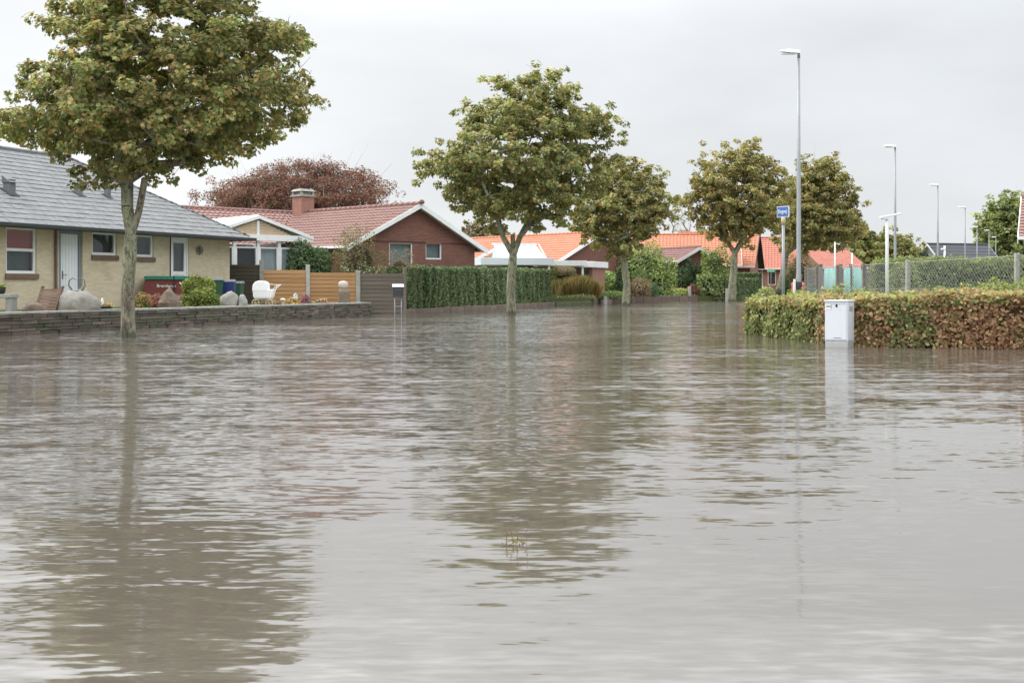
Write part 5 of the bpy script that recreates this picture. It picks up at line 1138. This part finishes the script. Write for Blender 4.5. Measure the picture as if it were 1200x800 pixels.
# trailer with green cover
Yt = on_wall(195)[2]-2.0; TR = thing('trailer', 'dark maroon utility trailer with green tarpaulin edge parked before the white door', 'trailer', (PX(170, Yt), Yt, GZ), math.radians(9)); wt = 54*Yt/F; zt1 = hgt(323, Yt)
bx_ = MB(); zb_ = hgt(345, Yt)
bx_.add([(-.05, 0, zb_), (wt-.03, 0, zb_), (wt-.03, 1.2, zb_), (-.05, 1.2, zb_), (0, -.0, zt1-.11), (wt-.08, .0, zt1-.11), (wt-.08, 1.2, zt1-.11), (0, 1.2, zt1-.11)], [(0,3,2,1),(4,5,6,7),(0,1,5,4),(1,2,6,5),(2,3,7,6),(3,0,4,7)]); tb_ = bx_.build('side_panel', M['trailer_red'], TR, bevel=.01)
cv = MB(); cv.box(-.03, wt-.05, -.05, 1.25, zt1-.105, zt1-.02)
for k in range(8): cv.obox((.0+k*wt/8.3, -.06, zt1-.13), (wt/8.6, 0, rs.uniform(-.01, .01)), (0, .01, 0), (0, 0, .12))
cv.build('tarpaulin', M['tarp_green'], TR, bevel=.01)
text_mesh('lettering', 'Brenderup', .145, M['white'], TR, (wt*.45, -.025, (zb_+zt1)/2-.03), (math.radians(90), 0, 0), .004, 1.0)
ar = MB(); ar.obox((wt*.45+.42, -.03, (zb_+zt1)/2+.06), (.16, 0, -.11), (0, .008, 0), (.02, 0, .05)); ar.build('logo_stroke', M['white'], TR)
MB().box(.02, wt-.12, -.03, .0, zb_-.06, zb_-.004).build('bumper_rail', M['steel_dark'], TR)
MB().box(wt*.33, wt*.33+.42, -.045, -.032, zb_-.20, zb_-.07).build('number_plate', M['plate_yellow'], TR)
for x_ in (.12, wt-.5): MB().box(x_, x_+.25, -.05, -.032, zb_-.17, zb_-.07).build('rear_light', M['red_bin'], TR)
for x_ in (.05, wt-.3):
    w1 = MB().tube([(x_, .6, .23), (x_+.16, .6, .23)], .23, 18).build('wheel', M['black'], TR, bevel=.02); MB().tube([(x_-.005, .6, .23), (x_+.165, .6, .23)], .11, 12).build('rim', M['steel'], w1)
MB().tube([(.3, .6, .23), (wt-.35, .6, .23)], .03, 8).build('axle', M['steel_dark'], TR)
MB().box(wt*.6, wt*.6+.04, -.07, -.03, 0, zt1+.0).build('support_post', M['black'], TR)
# wheeled bins
def wheelie(label, px, Y, body, wpx, pyt, rz=0):
    T = thing('wheelie_bin', label, 'bin', (PX(px, Y), Y, GZ), rz, 'wheeled bins by the yellow house corner'); h = hgt(pyt, Y); w_ = wpx*Y/F/2
    MB().add([(-w_*.8, -w_*.8, .05), (w_*.8, -w_*.8, .05), (w_*.8, w_*.8, .05), (-w_*.8, w_*.8, .05), (-w_, -w_*1.05, h-.07), (w_, -w_*1.05, h-.07), (w_, w_*1.05, h-.07), (-w_, w_*1.05, h-.07)], [(0,3,2,1),(4,5,6,7),(0,1,5,4),(1,2,6,5),(2,3,7,6),(3,0,4,7)]).build('body', M[body], T, bevel=.015)
    MB().add([(-w_-.02, -w_*1.1-.02, h-.066), (w_+.02, -w_*1.1-.02, h-.066), (w_+.02, w_*1.15, h-.066), (-w_-.02, w_*1.15, h-.066), (-w_*.9, -w_, h-.02), (w_*.9, -w_, h-.02), (w_*.9, w_*1.05, h+.02), (-w_*.9, w_*1.05, h+.02)], [(0,3,2,1),(4,5,6,7),(0,1,5,4),(1,2,6,5),(2,3,7,6),(3,0,4,7)]).build('lid', M['bin_lid'], T, bevel=.01)
    for s in (-1, 1): MB().tube([(s*w_*.75-.02, w_*.8, .1), (s*w_*.75+.02, w_*.8, .1)], .1, 14).build('wheel', M['black'], T)
    MB().tube([(-w_*.8, w_*1.15+.03, h-.12), (w_*.8, w_*1.15+.03, h-.12)], .015, 6).build('handle', M['bin_lid'], T)
wheelie('dark green wheeled bin at left, half behind the yellow-green bush', 252, 42.4, 'bin_green', 19, 326, .2)
wheelie('blue wheeled bin between the two green ones', 267, 43.0, 'bin_blue', 17, 328, .1)
wheelie('green wheeled bin at right against the dark fence panel', 277, 44.2, 'bin_green', 15, 330, -.1)
# vintage pram
Yp = wallY(312)+1.2; PR = thing('pram', 'old white pram with rusty wheel frame standing on the wall bed before the fence', 'pram', (PX(310, Yp), Yp, GZ+.04), 0); s_ = Yp/F
def pz(py): return PZ(py, Yp)-GZ-.04
bt = MB(); n_ = 9
ring = lambda z_, x0_, x1_, d_: [(x0_, -d_, z_), (x1_, -d_, z_), (x1_, d_, z_), (x0_, d_, z_)]
bt.add(ring(pz(350.5), -10*s_, 8*s_, .17)+ring(pz(348), -12*s_, 10*s_, .2)+ring(pz(340), -12.5*s_, 12*s_, .22)+ring(pz(339), -12.5*s_, 12.5*s_, .22),
       [(3,2,1,0),(0,1,5,4),(1,2,6,5),(2,3,7,6),(3,0,4,7),(4,5,9,8),(5,6,10,9),(6,7,11,10),(7,4,8,11),(8,9,13,12),(9,10,14,13),(10,11,15,14),(11,8,12,15),(12,13,14,15)])
bt.build('carriage_body', M['pram'], PR, bevel=.03)
hd = MB(); prof = [(-13, 341), (-12.5, 334), (-10, 330.5), (-6, 329), (1, 329.5), (4.5, 332), (5, 341)]
for y_ in (-.225, .225): hd.v += [(x_*s_, y_, pz(q)) for x_, q in prof]
m_ = len(prof); hd.f = [tuple(range(m_)), tuple(range(m_, 2*m_))[::-1]]+[(i, i+m_, (i+1) % m_+m_, (i+1) % m_) for i in range(m_)]
hd.build('hood', M['pram'], PR, bevel=.025)
MB().tube([(9*s_, -.2, pz(344)), (13*s_, -.2, pz(337)), (18*s_, -.2, pz(333.5)), (18*s_, .2, pz(333.5)), (13*s_, .2, pz(337)), (9*s_, .2, pz(344))], .011, 6).build('handle', M['pram'], PR)
MB().tube([(5*s_, -.2, pz(332.5)), (18*s_, -.2, pz(334))], .009, 6).build('hood_strut', M['pram'], PR)
for (x_, y_) in ((-9*s_, -.2), (7*s_, -.2), (-9*s_, .2), (7*s_, .2)):
    wh = MB(); rr0 = .115; wh.tube([(x_+rr0*math.cos(a), y_, rr0+rr0*math.sin(a)) for a in [k*math.pi/8 for k in range(17)]], .011, 5, False)
    for k in range(4):
        a = k*math.pi/4; wh.tube([(x_-rr0*math.cos(a), y_, rr0-rr0*math.sin(a)), (x_+rr0*math.cos(a), y_, rr0+rr0*math.sin(a))], .004, 3, False)
    wh.build('wheel', M['cream'], PR)
ch2 = MB()
for y_ in (-.18, .18): ch2.tube([(-9*s_, y_, .115), (-3*s_, y_, .19), (-1*s_, y_, .13), (1*s_, y_, .19), (7*s_, y_, .115)], .011, 5); ch2.tube([(-6*s_, y_, .16), (-6*s_, y_, pz(350.5))], .01, 5); ch2.tube([(5*s_, y_, .16), (5*s_, y_, pz(350.5))], .01, 5)
ch2.build('chassis', M['rust'], PR)
# small garden ornaments along the wall
Yo = lambda px: wallY(px)+.7
T = thing('mushroom_ornament', 'tiny cream mushroom ornament right of the white pram', 'ornament', (PX(331.5, Yo(331)), Yo(331), GZ+.02))
MB().lathe([(.05, 0), (.045, .15), (.04, .2)], 10).build('stalk', M['cream'], T, True); MB().lathe([(.04, .2), (.1, .21), (.09, .25), (.04, .285), (0, .29)], 12).build('cap', M['cream'], T, True)
bush('cream and orange low flowers below the small lantern', 344, 349.5, 0, 17, Yo(344), [(.7, .5, .25), (.65, .3, .12), (.25, .27, .1)], None, 420, .06, name='flowers', cat='flowers', rough=.4, ry=.2)
bush('purple heather clump before the pale fence post', 358, 344, 0, 13, Yo(358)+.3, [(.2, .08, .12), (.12, .1, .07), (.28, .12, .17)], None, 600, .05, name='flowers', cat='flowers', rough=.3, ry=.2)
bush('pink low flowers left of the standing stone figure', 377, 349.5, 0, 16, Yo(377), [(.6, .2, .2), (.6, .55, .4), (.2, .2, .08)], None, 420, .06, name='flowers', cat='flowers', rough=.4, ry=.2)
bush('small cream flowers between heather and pink flowers', 364, 353, 0, 10, Yo(364), [(.65, .5, .3), (.3, .2, .1)], None, 200, .05, name='flowers', cat='flowers', rough=.4, ry=.15)
T = thing('lantern', 'little grey-white lantern standing among the low flowers before the orange fence', 'lantern', (PX(346.5, Yo(346)+.25), Yo(346)+.25, GZ+.02)); hq = hgt(346, Yo(346)+.25)
MB().lathe([(.02, 0), (.02, hq-.16)], 8).build('stake', M['steel_dark'], T); MB().box(-.06, .06, -.06, .06, hq-.16, hq-.02).build('glass_box', M['plastic_grey'], T, bevel=.006); MB().lathe([(.09, hq-.018), (.04, hq+.04), (0, hq+.06)], 4).build('roof', M['steel'], T)
# standing stone figure with pale rounded top
Yf = wallY(402)+1.0; T = thing('stone_figure', 'standing stone pillar with a paler rounded head before the orange fence', 'sculpture', (PX(403, Yf), Yf, GZ)); hf = hgt(329, Yf); w_ = 15*Yf/F/2
r2 = random.Random(3)
bd = MB(); bd.lathe([(w_*.95, 0), (w_*1.0, .1), (w_*.85, hf*.35), (w_*.95, hf*.5), (w_*.8, hf*.68)], 14); bd.v = [(x+.03*noise.noise(Vector((x*9, y*9, z*6))), y*.7, z) for x, y, z in bd.v]; bd.build('body', M['boulder_brown'], T, True)
hd = MB(); hd.lathe([(w_*.5, hf*.68), (w_*.72, hf*.76), (w_*.78, hf*.88), (w_*.62, hf*.97), (w_*.2, hf*1.0)], 14); hd.v = [(x+.03*noise.noise(Vector((x*9, y*9, z*6+5)))-.02, y*.7, z) for x, y, z in hd.v]; hd.build('head', M['pale_stone'], T, True)
# white marker posts near the low walls
for px_, Y_, pt_, lb in ((709.5, 73, 347, 'short pale stone post in the water left of the small maple'), (808, 91, 336, 'short white post beside the pink hydrangea'), (852, 90.5, 338, 'pale grey post left of the last maple trunk')):
    o = MB().box(-.1, .1, -.08, .08, 0, PZ(pt_, Y_)+.3).build('bollard', M['concrete_pale'], bevel=.02); o.location = (PX(px_, Y_), Y_, -.3); tag(o, lb, 'post')

# ============================================================ WEED STICKING OUT OF THE FLOOD IN THE FOREGROUND
WY = 5.25; T = thing('water_weed', 'spindly flowering weed poking out of the flood water in the foreground', 'plant', (PX(606, WY), WY, -.3)); s_ = WY/F
stm = MB(); bud = MB(); q0 = .3
for (x0_, x1_, py_) in ((-12, -12, 624), (0, 0, 619), (11, 12, 612), (-3, -8, 621), (4, 8, 636), (-6, -18, 637)):
    zt_ = PZ(py_, WY)+.3; stm.tube([(x0_*s_*.4, 0, 0), (x0_*s_, .004, .28), (x1_*s_, 0, zt_)], [.0016, .0012, .0007], 5)
    for k in range(5):
        zz_ = q0+(zt_-q0)*(.25+.75*k/4); cx_ = x0_*s_+(x1_-x0_)*s_*(k/4); bud.lathe([(.0, -.003), (.0028, 0), (.0022, .004), (0, .006)], 6, (cx_+rs.uniform(-.004, .004), rs.uniform(-.004, .004), zz_))
stm.build('stems', M['rust'], T); bud.build('buds', M['rust'], T, True)
fp = rng.normal(size=(26, 3))*np.array([.014, .01, .005])+np.array([.0, 0, .318]); leaf_cloud('leaves', fp, rng.normal(size=(26, 3))+np.array([0, -1, .4]), .011, pick([(.3, .3, .08), (.2, .14, .07)], 26), T, M['leaf'])
